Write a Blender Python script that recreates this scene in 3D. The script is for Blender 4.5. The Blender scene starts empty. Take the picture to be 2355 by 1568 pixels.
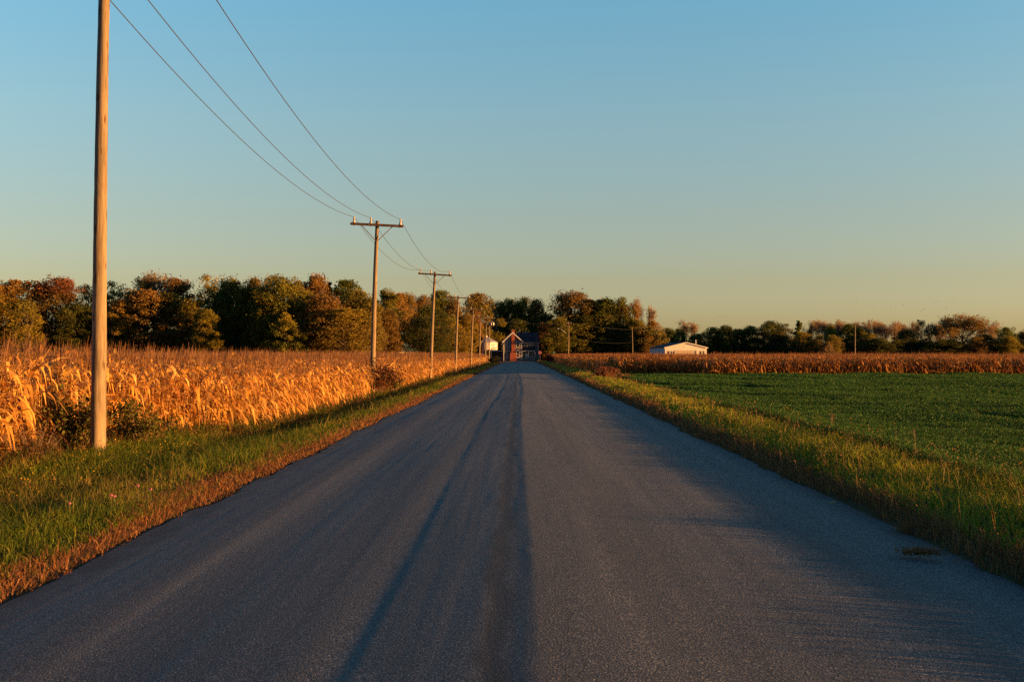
import bpy, math, random
import numpy as np
from mathutils import Vector, Matrix, Euler

random.seed(7)
rng = np.random.default_rng(11)
PI = math.pi
R = math.radians
scene = bpy.context.scene
COL = scene.collection

# ------------------------------------------------------------------ camera frame helpers
F = 2486.0                      # focal length in pixels of a 2355 px wide picture
EYE = 1.8
def px(x, Y):                   # metres right of the road axis for a column of the photo at distance Y
    return (x - 1194.0) * Y / F
def pz(y, Y):                   # height above the road for a row of the photo at distance Y
    return EYE - (y - 814.5) * Y / F

SUN_AZ = 9.0                   # degrees behind due right
SUN_EL = 4.6

# ------------------------------------------------------------------ material helpers
def new_mat(name):
    m = bpy.data.materials.new(name)
    m.use_nodes = True
    nt = m.node_tree
    for n in list(nt.nodes):
        nt.nodes.remove(n)
    out = nt.nodes.new('ShaderNodeOutputMaterial')
    return m, nt, out

def N(nt, kind, **kw):
    n = nt.nodes.new(kind)
    for k, v in kw.items():
        if k.startswith('i_'):
            n.inputs[k[2:]].default_value = v
        else:
            setattr(n, k, v)
    return n

def L(nt, a, b):
    nt.links.new(a, b)

def mixc(nt, a, b, fac, mode='MIX'):
    n = nt.nodes.new('ShaderNodeMix')
    n.data_type = 'RGBA'
    n.blend_type = mode
    for sock, v in ((n.inputs[0], fac), (n.inputs[6], a), (n.inputs[7], b)):
        if hasattr(v, 'is_linked'):
            nt.links.new(v, sock)
        elif isinstance(v, (int, float)):
            sock.default_value = v
        else:
            sock.default_value = (*v, 1.0) if len(v) == 3 else v
    return n.outputs[2]

def ramp(nt, fac, stops):
    n = nt.nodes.new('ShaderNodeValToRGB')
    e = n.color_ramp.elements
    while len(e) > 1:
        e.remove(e[-1])
    for i, (p, c) in enumerate(stops):
        el = e[0] if i == 0 else e.new(p)
        el.position = p
        el.color = (*c, 1.0) if len(c) == 3 else c
    nt.links.new(fac, n.inputs[0])
    return n.outputs[0]

def noise(nt, vec, scale, detail=4.0, rough=0.6, dist=0.0):
    n = nt.nodes.new('ShaderNodeTexNoise')
    n.inputs['Scale'].default_value = scale
    n.inputs['Detail'].default_value = detail
    n.inputs['Roughness'].default_value = rough
    n.inputs['Distortion'].default_value = dist
    if vec is not None:
        nt.links.new(vec, n.inputs['Vector'])
    return n.outputs['Fac']

def objcoord(nt, scale=(1, 1, 1)):
    tc = nt.nodes.new('ShaderNodeTexCoord')
    mp = nt.nodes.new('ShaderNodeMapping')
    mp.inputs['Scale'].default_value = scale
    nt.links.new(tc.outputs['Object'], mp.inputs['Vector'])
    return mp.outputs['Vector']

def math_node(nt, op, a, b=None):
    n = nt.nodes.new('ShaderNodeMath')
    n.operation = op
    for i, v in enumerate((a, b)):
        if v is None:
            continue
        if hasattr(v, 'is_linked'):
            nt.links.new(v, n.inputs[i])
        else:
            n.inputs[i].default_value = v
    return n.outputs[0]

def plain(name, c, rough=0.7, var=0.25, scale=3.0, metallic=0.0, bump=0.0, stretch=(1, 1, 1), spec=0.4):
    m, nt, out = new_mat(name)
    b = N(nt, 'ShaderNodeBsdfPrincipled')
    v = objcoord(nt, stretch)
    f = noise(nt, v, scale, 6.0, 0.65)
    lo = tuple(x * (1 - var) for x in c)
    hi = tuple(min(1, x * (1 + var)) for x in c)
    L(nt, ramp(nt, f, [(0.3, lo), (0.7, hi)]), b.inputs['Base Color'])
    b.inputs['Roughness'].default_value = rough
    b.inputs['Metallic'].default_value = metallic
    b.inputs['Specular IOR Level'].default_value = spec
    if bump:
        bp = N(nt, 'ShaderNodeBump')
        bp.inputs['Distance'].default_value = bump
        L(nt, f, bp.inputs['Height'])
        L(nt, bp.outputs[0], b.inputs['Normal'])
    L(nt, b.outputs[0], out.inputs[0])
    return m

def leaf_mat(name, trans=0.3, rough=0.6, gain=(1, 1, 1)):
    """foliage: colour carried by the mesh (attribute col), thin blades let light through"""
    m, nt, out = new_mat(name)
    at = N(nt, 'ShaderNodeAttribute', attribute_name='col')
    c = mixc(nt, at.outputs['Color'], gain, 1.0, 'MULTIPLY')
    d = N(nt, 'ShaderNodeBsdfPrincipled')
    d.inputs['Roughness'].default_value = rough
    d.inputs['Specular IOR Level'].default_value = 0.18
    t = N(nt, 'ShaderNodeBsdfTranslucent')
    L(nt, c, d.inputs['Base Color'])
    L(nt, c, t.inputs['Color'])
    mx = N(nt, 'ShaderNodeMixShader')
    mx.inputs[0].default_value = trans
    L(nt, d.outputs[0], mx.inputs[1])
    L(nt, t.outputs[0], mx.inputs[2])
    L(nt, mx.outputs[0], out.inputs[0])
    return m

def crown_mat():
    """tree foliage: two tints carried by each tree, a little different from clump to clump"""
    m, nt, out = new_mat('foliage')
    a = N(nt, 'ShaderNodeAttribute', attribute_name='tint_main', attribute_type='OBJECT')
    b = N(nt, 'ShaderNodeAttribute', attribute_name='tint_second', attribute_type='OBJECT')
    s = N(nt, 'ShaderNodeAttribute', attribute_name='mixer')
    v = N(nt, 'ShaderNodeAttribute', attribute_name='val')
    c = mixc(nt, a.outputs['Vector'], b.outputs['Vector'], s.outputs['Fac'])
    mul = N(nt, 'ShaderNodeVectorMath', operation='SCALE')
    L(nt, c, mul.inputs[0])
    L(nt, v.outputs['Fac'], mul.inputs['Scale'])
    d = N(nt, 'ShaderNodeBsdfPrincipled')
    d.inputs['Roughness'].default_value = 0.6
    d.inputs['Specular IOR Level'].default_value = 0.12
    t = N(nt, 'ShaderNodeBsdfTranslucent')
    L(nt, mul.outputs[0], d.inputs['Base Color'])
    L(nt, mul.outputs[0], t.inputs['Color'])
    mx = N(nt, 'ShaderNodeMixShader')
    mx.inputs[0].default_value = 0.45
    L(nt, d.outputs[0], mx.inputs[1])
    L(nt, t.outputs[0], mx.inputs[2])
    L(nt, mx.outputs[0], out.inputs[0])
    return m

# ------------------------------------------------------------------ mesh helpers
def raw_mesh(name, verts, faces):
    me = bpy.data.meshes.new(name)
    me.from_pydata([tuple(v) for v in verts], [], faces)
    me.update()
    return me

def quad_mesh(name, P, attrs=None, smooth=False):
    """P (n,4,3) loose quads; attrs: name -> (n,) floats, (n,3) or (n,4,3) colours"""
    P = np.asarray(P, dtype=np.float32)
    n = len(P)
    me = bpy.data.meshes.new(name)
    me.vertices.add(n * 4)
    me.vertices.foreach_set('co', P.reshape(-1))
    me.loops.add(n * 4)
    me.loops.foreach_set('vertex_index', np.arange(n * 4, dtype=np.int32))
    me.polygons.add(n)
    me.polygons.foreach_set('loop_start', np.arange(0, n * 4, 4, dtype=np.int32))
    me.update(calc_edges=True)
    for k, v in (attrs or {}).items():
        v = np.asarray(v, dtype=np.float32)
        if v.ndim == 1:
            a = me.attributes.new(k, 'FLOAT', 'POINT')
            a.data.foreach_set('value', np.repeat(v, 4))
        else:
            if v.ndim == 2:
                v = np.repeat(v[:, None, :], 4, axis=1)
            c = np.ones((n, 4, 4), dtype=np.float32)
            c[..., :3] = v
            a = me.attributes.new(k, 'FLOAT_COLOR', 'POINT')
            a.data.foreach_set('color', c.reshape(-1))
    return me

def link(name, me, mat=None, parent=None, loc=None):
    o = bpy.data.objects.new(name, me)
    COL.objects.link(o)
    if mat is not None and me is not None and not me.materials:
        me.materials.append(mat)
    if parent is not None:
        o.parent = parent
    if loc is not None:
        o.location = loc
    return o

def tag(o, label=None, cat=None, group=None, kind=None):
    if label: o['label'] = label
    if cat: o['category'] = cat
    if group: o['group'] = group
    if kind: o['kind'] = kind
    return o

def empty(name, loc, rot=(0, 0, 0)):
    o = bpy.data.objects.new(name, None)
    o.empty_display_size = 0.3
    COL.objects.link(o)
    o.location = loc
    o.rotation_euler = rot
    return o

def copy_tree(o, parent=None):
    c = o.copy()
    COL.objects.link(c)
    c.parent = parent
    for ch in list(o.children):
        copy_tree(ch, c)
    return c

class MB:
    """collects boxes, prisms, tubes for one mesh object"""
    def __init__(s): s.v = []; s.f = []
    def add(s, vs, fs):
        b = len(s.v)
        s.v += [tuple(v) for v in vs]
        s.f += [tuple(b + i for i in f) for f in fs]
    def box(s, x0, x1, y0, y1, z0, z1, M=None):
        vs = [Vector(p) for p in ((x0,y0,z0),(x1,y0,z0),(x1,y1,z0),(x0,y1,z0),(x0,y0,z1),(x1,y0,z1),(x1,y1,z1),(x0,y1,z1))]
        if M: vs = [M @ v for v in vs]
        s.add(vs, [(0,3,2,1),(4,5,6,7),(0,1,5,4),(1,2,6,5),(2,3,7,6),(3,0,4,7)])
    def prism(s, prof, y0, y1):
        """prof: (x,z) ring extruded along y"""
        n = len(prof)
        vs = [(x, y0, z) for x, z in prof] + [(x, y1, z) for x, z in prof]
        fs = [tuple(range(n)), tuple(range(2*n-1, n-1, -1))]
        fs += [(i, i+n, (i+1) % n + n, (i+1) % n) for i in range(n)]
        s.add(vs, fs)
    def prismx(s, prof, x0, x1):
        """prof: (y,z) ring extruded along x"""
        n = len(prof)
        vs = [(x0, y, z) for y, z in prof] + [(x1, y, z) for y, z in prof]
        fs = [tuple(range(n-1, -1, -1)), tuple(range(n, 2*n))]
        fs += [(i, (i+1) % n, (i+1) % n + n, i+n) for i in range(n)]
        s.add(vs, fs)
    def tube(s, pts, rad, n=8, cap=True):
        pts = [Vector(p) for p in pts]
        if not hasattr(rad, '__len__'): rad = [rad]*len(pts)
        rings = []
        for i, p in enumerate(pts):
            d = (pts[min(i+1, len(pts)-1)] - pts[max(i-1, 0)]).normalized()
            a = d.orthogonal().normalized() if abs(d.z) < 0.9 else Vector((1,0,0))
            u = (a - d*a.dot(d)).normalized(); w = d.cross(u)
            rings.append([p + (u*math.cos(2*PI*k/n) + w*math.sin(2*PI*k/n))*rad[i] for k in range(n)])
        b = []
        for r in rings: b += r
        fs = []
        for i in range(len(pts)-1):
            for k in range(n):
                fs.append((i*n+k, i*n+(k+1) % n, (i+1)*n+(k+1) % n, (i+1)*n+k))
        if cap:
            fs.append(tuple(range(n-1, -1, -1)))
            fs.append(tuple((len(pts)-1)*n+k for k in range(n)))
        s.add(b, fs)
    def lathe(s, prof, n=16, M=None):
        vs = []; fs = []
        for r, z in prof:
            for k in range(n):
                v = Vector((r*math.cos(2*PI*k/n), r*math.sin(2*PI*k/n), z))
                vs.append(M @ v if M else v)
        for i in range(len(prof)-1):
            for k in range(n):
                fs.append((i*n+k, i*n+(k+1) % n, (i+1)*n+(k+1) % n, (i+1)*n+k))
        fs.append(tuple(range(n-1, -1, -1)))
        fs.append(tuple((len(prof)-1)*n+k for k in range(n)))
        s.add(vs, fs)
    def build(s, name, mat, parent=None, loc=None, smooth=False):
        me = raw_mesh(name, s.v, s.f)
        if smooth:
            for p in me.polygons: p.use_smooth = True
        return link(name, me, mat, parent, loc)

def vnoise1(x, seed, per=4096):
    """smooth 1-D value noise in -1..1"""
    g = np.random.default_rng(seed).uniform(-1, 1, per)
    x = np.asarray(x, dtype=np.float64)
    i = np.floor(x).astype(int); f = x - i
    f = f*f*(3-2*f)
    return g[i % per]*(1-f) + g[(i+1) % per]*f

def vnoise2(x, y, seed):
    g = np.random.default_rng(seed).uniform(-1, 1, (256, 256))
    x = np.asarray(x, float); y = np.asarray(y, float)
    i = np.floor(x).astype(int); j = np.floor(y).astype(int)
    f = x-i; h = y-j
    f = f*f*(3-2*f); h = h*h*(3-2*h)
    a = g[i % 256, j % 256]; b = g[(i+1) % 256, j % 256]
    c = g[i % 256, (j+1) % 256]; d = g[(i+1) % 256, (j+1) % 256]
    return (a*(1-f)+b*f)*(1-h) + (c*(1-f)+d*f)*h

def norm(v):
    return v/np.maximum(np.linalg.norm(v, axis=-1, keepdims=True), 1e-9)

# ------------------------------------------------------------------ terrain heights
LEFT_EDGE, RIGHT_EDGE = -4.26, 4.30
def left_edge(y):
    return LEFT_EDGE + 0.13*vnoise1(y*0.45+3, 1) + 0.08*vnoise1(y*1.7, 2) + 0.03*vnoise1(y*5, 5)
def right_edge(y):
    return RIGHT_EDGE + 0.13*vnoise1(y*0.4+9, 3) + 0.08*vnoise1(y*1.5, 4) + 0.03*vnoise1(y*5, 6)

_xs = [-3000, -60, -9.8, -8.6, -7.7, -6.9, -6.1, -5.3, -4.5, -4.0, 0.0, 4.2, 4.8, 5.6, 6.6, 7.6, 10, 60, 3000]
_zs = [-.10, -.10, -.12, -.20, -.42, -.56, -.44, -.22, -.235, -.30, -.38, -.21, -.10, 0.02, -.04, -.20, -.25, -.25, -.20]
def ground_z(x, y):
    z = np.interp(x, _xs, _zs)
    near = np.clip((30-np.asarray(y))/8, 0, 1)*np.clip((-5.0-np.asarray(x))/0.6, 0, 1)*np.clip((np.asarray(x)+10)/0.5, 0, 1)
    z = z*(1-0.55*near) - 0.12*0.55*near
    return z + 0.018*vnoise2(np.asarray(x)*0.9, np.asarray(y)*0.45, 21)*np.where(np.abs(np.asarray(x)) > 4.6, 1, 0.15)

# ------------------------------------------------------------------ world, sun, camera
def build_light():
    w = bpy.data.worlds.new('World')
    scene.world = w
    w.use_nodes = True
    nt = w.node_tree
    bg = nt.nodes['Background']
    sky = N(nt, 'ShaderNodeTexSky', sky_type='NISHITA')
    sky.sun_disc = False
    sky.sun_elevation = R(SUN_EL)
    sky.sun_rotation = R(90 + SUN_AZ)
    sky.altitude = 200
    sky.air_density = 1.0
    sky.dust_density = 1.0
    sky.ozone_density = 1.0
    tc = N(nt, 'ShaderNodeTexCoord')
    sx = N(nt, 'ShaderNodeSeparateXYZ')
    L(nt, tc.outputs['Generated'], sx.inputs[0])
    tint = ramp(nt, sx.outputs['Z'], SKY_TINT)
    c = mixc(nt, sky.outputs[0], tint, 1.0, 'MULTIPLY')
    sc = N(nt, 'ShaderNodeVectorMath', operation='SCALE')
    # unseen sky behind the camera and overhead, dimmed and blued to weaken the fill
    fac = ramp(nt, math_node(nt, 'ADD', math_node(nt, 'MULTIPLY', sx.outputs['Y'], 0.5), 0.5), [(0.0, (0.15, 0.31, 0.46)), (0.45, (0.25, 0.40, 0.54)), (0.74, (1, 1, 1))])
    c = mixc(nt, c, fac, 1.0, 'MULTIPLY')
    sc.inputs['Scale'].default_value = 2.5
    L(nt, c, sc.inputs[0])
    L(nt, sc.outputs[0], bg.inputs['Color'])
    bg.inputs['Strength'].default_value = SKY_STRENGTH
    l = bpy.data.lights.new('sun', 'SUN')
    l.energy = SUN_STRENGTH
    l.angle = R(0.53)
    l.color = SUN_COLOR
    o = bpy.data.objects.new('sun', l)
    COL.objects.link(o)
    s = Vector((math.cos(R(SUN_EL))*math.cos(R(SUN_AZ)), -math.cos(R(SUN_EL))*math.sin(R(SUN_AZ)), math.sin(R(SUN_EL))))
    o.rotation_euler = (-s).to_track_quat('-Z', 'Y').to_euler()
    o.location = s*60
    cam = bpy.data.cameras.new('camera')
    cam.lens = 38.0
    cam.sensor_width = 36.0
    cam.clip_start = 0.1
    cam.clip_end = 6000
    co = bpy.data.objects.new('camera', cam)
    COL.objects.link(co)
    co.location = (0, 0, EYE)
    co.rotation_euler = (R(90) + math.atan(30.5/F), 0, math.atan(16.5/F))
    scene.camera = co
    vs = scene.view_settings
    vs.view_transform = 'Standard'
    vs.look = 'None'
    vs.exposure = EXPOSURE
    vs.gamma = 1.0
    scene.render.engine = 'CYCLES'
    scene.cycles.use_denoising = USE_DENOISE
    scene.cycles.max_bounces = 6
    scene.cycles.diffuse_bounces = 3
    scene.cycles.transmission_bounces = 4

# sky colour multipliers by height; upper stops darkened to lower the fill light
SKY_TINT = [(0.0, (0.45, 0.50, 0.80)), (0.026, (0.45, 0.49, 0.76)), (0.066, (0.445, 0.445, 0.54)), (0.127, (0.475, 0.50, 0.575)),
            (0.207, (0.50, 0.615, 0.70)), (0.312, (0.44, 0.735, 0.89)), (0.5, (0.22, 0.45, 0.66)), (1.0, (0.13, 0.37, 0.62))]
SKY_STRENGTH = 0.0555
SUN_STRENGTH = 5.0
SUN_COLOR = (1.0, 0.43, 0.105)
EXPOSURE = 1.6
USE_DENOISE = False
#LIGHT_PARAMS#
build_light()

# ------------------------------------------------------------------ ground
def axis(*parts):
    a = []
    for lo, hi, st in parts:
        a += list(np.arange(lo, hi, st))
    return np.array(a + [parts[-1][1]])

def grid_mesh(name, X, Y, Z):
    ny, nx = X.shape
    me = bpy.data.meshes.new(name)
    me.vertices.add(nx*ny)
    me.vertices.foreach_set('co', np.stack([X, Y, Z], -1).astype(np.float32).reshape(-1))
    i = np.arange(nx*ny).reshape(ny, nx)
    q = np.stack([i[:-1, :-1], i[:-1, 1:], i[1:, 1:], i[1:, :-1]], -1).reshape(-1, 4).astype(np.int32)
    me.loops.add(q.size)
    me.loops.foreach_set('vertex_index', q.reshape(-1))
    me.polygons.add(len(q))
    me.polygons.foreach_set('loop_start', np.arange(0, q.size, 4, dtype=np.int32))
    me.update(calc_edges=True)
    me.polygons.foreach_set('use_smooth', np.ones(len(q), dtype=bool))
    return me

def build_ground():
    xs = axis((-3000, -200, 400), (-200, -20, 20), (-20, -10, 1), (-10, 12, 0.2), (12, 24, 1), (24, 200, 16), (200, 3000, 400))
    ys = axis((-400, -20, 40), (-20, 120, 0.6), (120, 320, 4), (320, 3200, 120))
    X, Y = np.meshgrid(xs, ys)
    Z = ground_z(X, Y)
    me = grid_mesh('ground', X, Y, Z)
    m, nt, out = new_mat('soil')
    b = N(nt, 'ShaderNodeBsdfPrincipled')
    b.inputs['Roughness'].default_value = 0.95
    b.inputs['Specular IOR Level'].default_value = 0.1
    v = objcoord(nt)
    n1 = noise(nt, v, 0.8, 6, 0.6)
    n2 = noise(nt, v, 14, 5, 0.7)
    c1 = ramp(nt, n2, [(0.3, (0.045, 0.030, 0.016)), (0.5, (0.10, 0.065, 0.030)), (0.75, (0.20, 0.125, 0.055))])
    c2 = ramp(nt, n2, [(0.3, (0.020, 0.030, 0.008)), (0.7, (0.07, 0.075, 0.022))])
    L(nt, mixc(nt, c1, c2, ramp(nt, n1, [(0.38, (0, 0, 0)), (0.62, (1, 1, 1))])), b.inputs['Base Color'])
    bp = N(nt, 'ShaderNodeBump')
    bp.inputs['Distance'].default_value = 0.03
    L(nt, n2, bp.inputs['Height'])
    L(nt, bp.outputs[0], b.inputs['Normal'])
    L(nt, b.outputs[0], out.inputs[0])
    tag(link('ground', me, m), 'dark soil and stubble under the grass and the crops', 'ground', kind='structure')

build_ground()

# ------------------------------------------------------------------ road
def road_profile(u):
    """slope of the road across, before the slow changes along it"""
    s = np.where(u > 0.12, -0.037, 0.057)
    def bump(c, w, a): return a*np.exp(-((u-c)/w)**2)
    s = s + bump(0.03, 0.05, 0.020)        # drop at the paving seam
    s = s + bump(-0.20, 0.06, -0.045)
    s = s + bump(-0.98, 0.055, 0.032)       # the long dark rut
    s = s + bump(-1.22, 0.14, -0.034)
    s = s + bump(-2.05, 0.40, 0.010)
    s = s + bump(-2.88, 0.25, -0.034)
    s = s + bump(-3.60, 0.35, 0.014)
    s = s + bump(1.1, 0.35, -0.014) + bump(1.9, 0.3, 0.012) + bump(3.1, 0.4, -0.012) + bump(3.9, 0.25, -0.04)
    return s

def build_road():
    us = np.linspace(0, 1, 340)
    ys = axis((-14, 60, 0.25), (60, 130, 0.6), (130, 272, 1.5))
    U, Y = np.meshgrid(us, ys)
    X = left_edge(Y)*(1-U) + right_edge(Y)*U
    prof_x = np.linspace(-4.8, 4.8, 2400)
    prof_z = np.cumsum(road_profile(prof_x))*(prof_x[1]-prof_x[0])
    prof_z -= np.interp(0.12, prof_x, prof_z)
    wander = 0.10*vnoise1(Y*0.06+2, 31) + 0.03*vnoise1(Y*0.3, 32)
    Z = np.interp(X+wander, prof_x, prof_z)
    amp = np.where(X < 0.1, 1.0, 0.35)
    Z = Z + amp*(0.0012*vnoise2(X*2.6+wander*5, Y*0.06, 33) + 0.0007*vnoise2(X*7+wander*8, Y*0.22, 34) + 0.0004*vnoise2(X*17+wander*20, Y*0.5, 36))
    near_seam = np.exp(-((X+0.1)/0.35)**2)
    Z = Z + near_seam*(0.0014*vnoise2(X*6, Y*0.5, 37) + 0.0008*vnoise2(X*9, Y*2.0, 38))
    Z = Z + 0.004*vnoise2(X*0.8, Y*0.22, 35)
    Z[:, 0] -= 0.05
    Z[:, -1] -= 0.05
    me = grid_mesh('road', X, Y, Z)
    m, nt, out = new_mat('asphalt')
    b = N(nt, 'ShaderNodeBsdfPrincipled')
    b.inputs['Roughness'].default_value = 0.75
    b.inputs['Specular IOR Level'].default_value = 0.4
    v = objcoord(nt)
    fine = noise(nt, v, 62, 3, 0.75)
    vo = N(nt, 'ShaderNodeTexVoronoi')
    vo.inputs['Scale'].default_value = 70
    L(nt, v, vo.inputs['Vector'])
    big = noise(nt, objcoord(nt, (0.9, 0.12, 1)), 1.1, 4, 0.6)
    streak = noise(nt, objcoord(nt, (5.0, 0.12, 1)), 1.0, 5, 0.65)
    base = ramp(nt, fine, [(0.30, (0.015, 0.020, 0.024)), (0.47, (0.043, 0.053, 0.058)), (0.57, (0.105, 0.120, 0.120)), (0.70, (0.36, 0.37, 0.35))])
    stones = ramp(nt, vo.outputs['Color'], [(0.0, (0.70, 0.70, 0.70)), (0.7, (1.05, 1.04, 1.02)), (1.0, (1.5, 1.45, 1.38))])
    c = mixc(nt, base, stones, 1.0, 'MULTIPLY')
    c = mixc(nt, c, ramp(nt, big, [(0.3, (0.84, 0.84, 0.85)), (0.7, (1.12, 1.11, 1.08))]), 1.0, 'MULTIPLY')
    c = mixc(nt, c, ramp(nt, streak, [(0.3, (0.86, 0.86, 0.87)), (0.7, (1.1, 1.1, 1.08))]), 1.0, 'MULTIPLY')
    # bitumen run along the paving seam
    sp = N(nt, 'ShaderNodeSeparateXYZ')
    L(nt, objcoord(nt), sp.inputs[0])
    wob = noise(nt, objcoord(nt, (0.5, 0.55, 1)), 1.3, 4, 0.6)
    wob2 = noise(nt, objcoord(nt, (6, 3.0, 1)), 2.0, 4, 0.7)
    xx = math_node(nt, 'ADD', sp.outputs['X'], math_node(nt, 'MULTIPLY', math_node(nt, 'SUBTRACT', wob, 0.5), 0.35))
    dist = math_node(nt, 'ABSOLUTE', math_node(nt, 'ADD', xx, 0.17))
    dist = math_node(nt, 'ADD', dist, math_node(nt, 'MULTIPLY', math_node(nt, 'SUBTRACT', wob2, 0.5), 0.16))
    tar = ramp(nt, dist, [(0.05, (1, 1, 1)), (0.12, (0, 0, 0))])
    c = mixc(nt, c, mixc(nt, c, (0.50, 0.46, 0.42), 1.0, 'MULTIPLY'), tar)
    # soil and rotted grass washed over the ragged margins
    cen = math_node(nt, 'ABSOLUTE', math_node(nt, 'SUBTRACT', sp.outputs['X'], 0.11))
    en = noise(nt, objcoord(nt, (1.6, 0.9, 1)), 1.6, 5, 0.7)
    ed = math_node(nt, 'ADD', cen, math_node(nt, 'MULTIPLY', math_node(nt, 'SUBTRACT', en, 0.5), 1.5))
    dirt = ramp(nt, math_node(nt, 'DIVIDE', ed, 5.0), [(0.80, (0, 0, 0)), (0.86, (0.85, 0.85, 0.85))])
    c = mixc(nt, c, (0.035, 0.028, 0.020), dirt)
    # lighter polished wheel paths, darker oil strip between them
    wp = noise(nt, objcoord(nt, (2.2, 0.03, 1)), 1.0, 3, 0.5)
    c = mixc(nt, c, ramp(nt, wp, [(0.35, (0.80, 0.81, 0.83)), (0.65, (1.22, 1.2, 1.17))]), 1.0, 'MULTIPLY')
    L(nt, c, b.inputs['Base Color'])
    bp = N(nt, 'ShaderNodeBump')
    bp.inputs['Strength'].default_value = 0.62
    bp.inputs['Distance'].default_value = 0.008
    L(nt, math_node(nt, 'ADD', fine, math_node(nt, 'MULTIPLY', vo.outputs['Distance'], 0.6)), bp.inputs['Height'])
    L(nt, bp.outputs[0], b.inputs['Normal'])
    L(nt, b.outputs[0], out.inputs[0])
    tag(link('road', me, m), 'straight worn grey country road running to the house', 'road', kind='structure')
    # the crossing road in front of the house
    xs = np.linspace(-160, 160, 200)
    ys2 = np.linspace(272.01, 279, 8)
    X2, Y2 = np.meshgrid(xs, ys2)
    Z2 = -0.06 - 0.008*np.abs(Y2-275.5) + 0*X2
    me2 = grid_mesh('cross_road', X2, Y2, Z2)
    tag(link('cross_road', me2, m), 'narrow crossing road in front of the house', 'road', kind='structure')

build_road()

# ------------------------------------------------------------------ blades and leaves
M_GRASS = leaf_mat('grass_blades', 0.45)
M_CORN = leaf_mat('dry_corn', 0.30, 0.55)
M_CROP = leaf_mat('green_crop', 0.30)
M_BUSH = leaf_mat('bush_leaves', 0.25)

def blades(base, height, width, lean, bend, azim, cols, face_cam=0.5):
    """curved tapering blades of two quads; base (n,3)"""
    n = len(base)
    dirv = np.stack([np.cos(azim), np.sin(azim), np.zeros(n)], -1)
    fa = np.where(rng.random(n) < face_cam, rng.normal(0, 0.5, n), rng.uniform(-PI, PI, n))
    side = np.stack([np.cos(fa), np.sin(fa), np.zeros(n)], -1)*(width/2)[:, None]
    up = np.array([0, 0, 1.0])
    p1 = base + dirv*(lean*height*0.35)[:, None] + up*(height*0.55)[:, None]
    p2 = base + dirv*((lean*0.85+bend)*height)[:, None] + up*(height*(1-0.35*np.minimum(bend, 1.5)))[:, None]
    q1 = np.stack([base-side, base+side, p1+side*0.8, p1-side*0.8], 1)
    q2 = np.stack([p1-side*0.8, p1+side*0.8, p2+side*0.12, p2-side*0.12], 1)
    return np.concatenate([q1, q2]), np.concatenate([cols, cols])

def leafcards(cent, nrm, size, asp=0.6):
    """leaf quads (diamond-ish) around cent facing nrm"""
    n = len(cent)
    nrm = norm(nrm)
    r = norm(rng.normal(size=(n, 3)))
    u = norm(np.cross(nrm, r))
    w = np.cross(nrm, u)
    s = np.asarray(size).reshape(-1, 1)
    a = u*s*0.5; b = w*s*0.5*asp
    bend = nrm*s*0.12
    return np.stack([cent-a-bend, cent-b+bend*0.3, cent+a-bend, cent+b+bend*0.3], 1)

def pick(pal, n, jitter=0.18):
    """random colours out of a weighted palette"""
    w = np.array([p[0] for p in pal], float); w /= w.sum()
    c = np.array([p[1] for p in pal], float)[rng.choice(len(pal), n, p=w)]
    return c*rng.uniform(1-jitter, 1+jitter, (n, 1))*rng.uniform(1-jitter*0.4, 1+jitter*0.4, (n, 3))

def scatter(x0, x1, y0, y1, dens):
    n = int(dens*(x1-x0)*(y1-y0))
    return rng.uniform(x0, x1, n), rng.uniform(y0, y1, n)

G_FRESH = [(4, (0.125, 0.180, 0.016)), (3, (0.165, 0.200, 0.018)), (2, (0.22, 0.21, 0.024)), (1, (0.28, 0.20, 0.035))]
G_GOLD = [(4, (0.30, 0.34, 0.022)), (3, (0.36, 0.335, 0.028)), (2, (0.19, 0.25, 0.018)), (1, (0.40, 0.27, 0.045))]
G_DEAD = [(3, (0.27, 0.125, 0.045)), (2, (0.21, 0.090, 0.035)), (2, (0.34, 0.18, 0.07)), (1, (0.13, 0.11, 0.025))]

BANDS = [(0.5, 9, 380, 0.011), (9, 16, 560, 0.011), (16, 28, 330, 0.017), (28, 50, 150, 0.03), (50, 100, 55, 0.055), (100, 275, 14, 0.13)]

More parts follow.
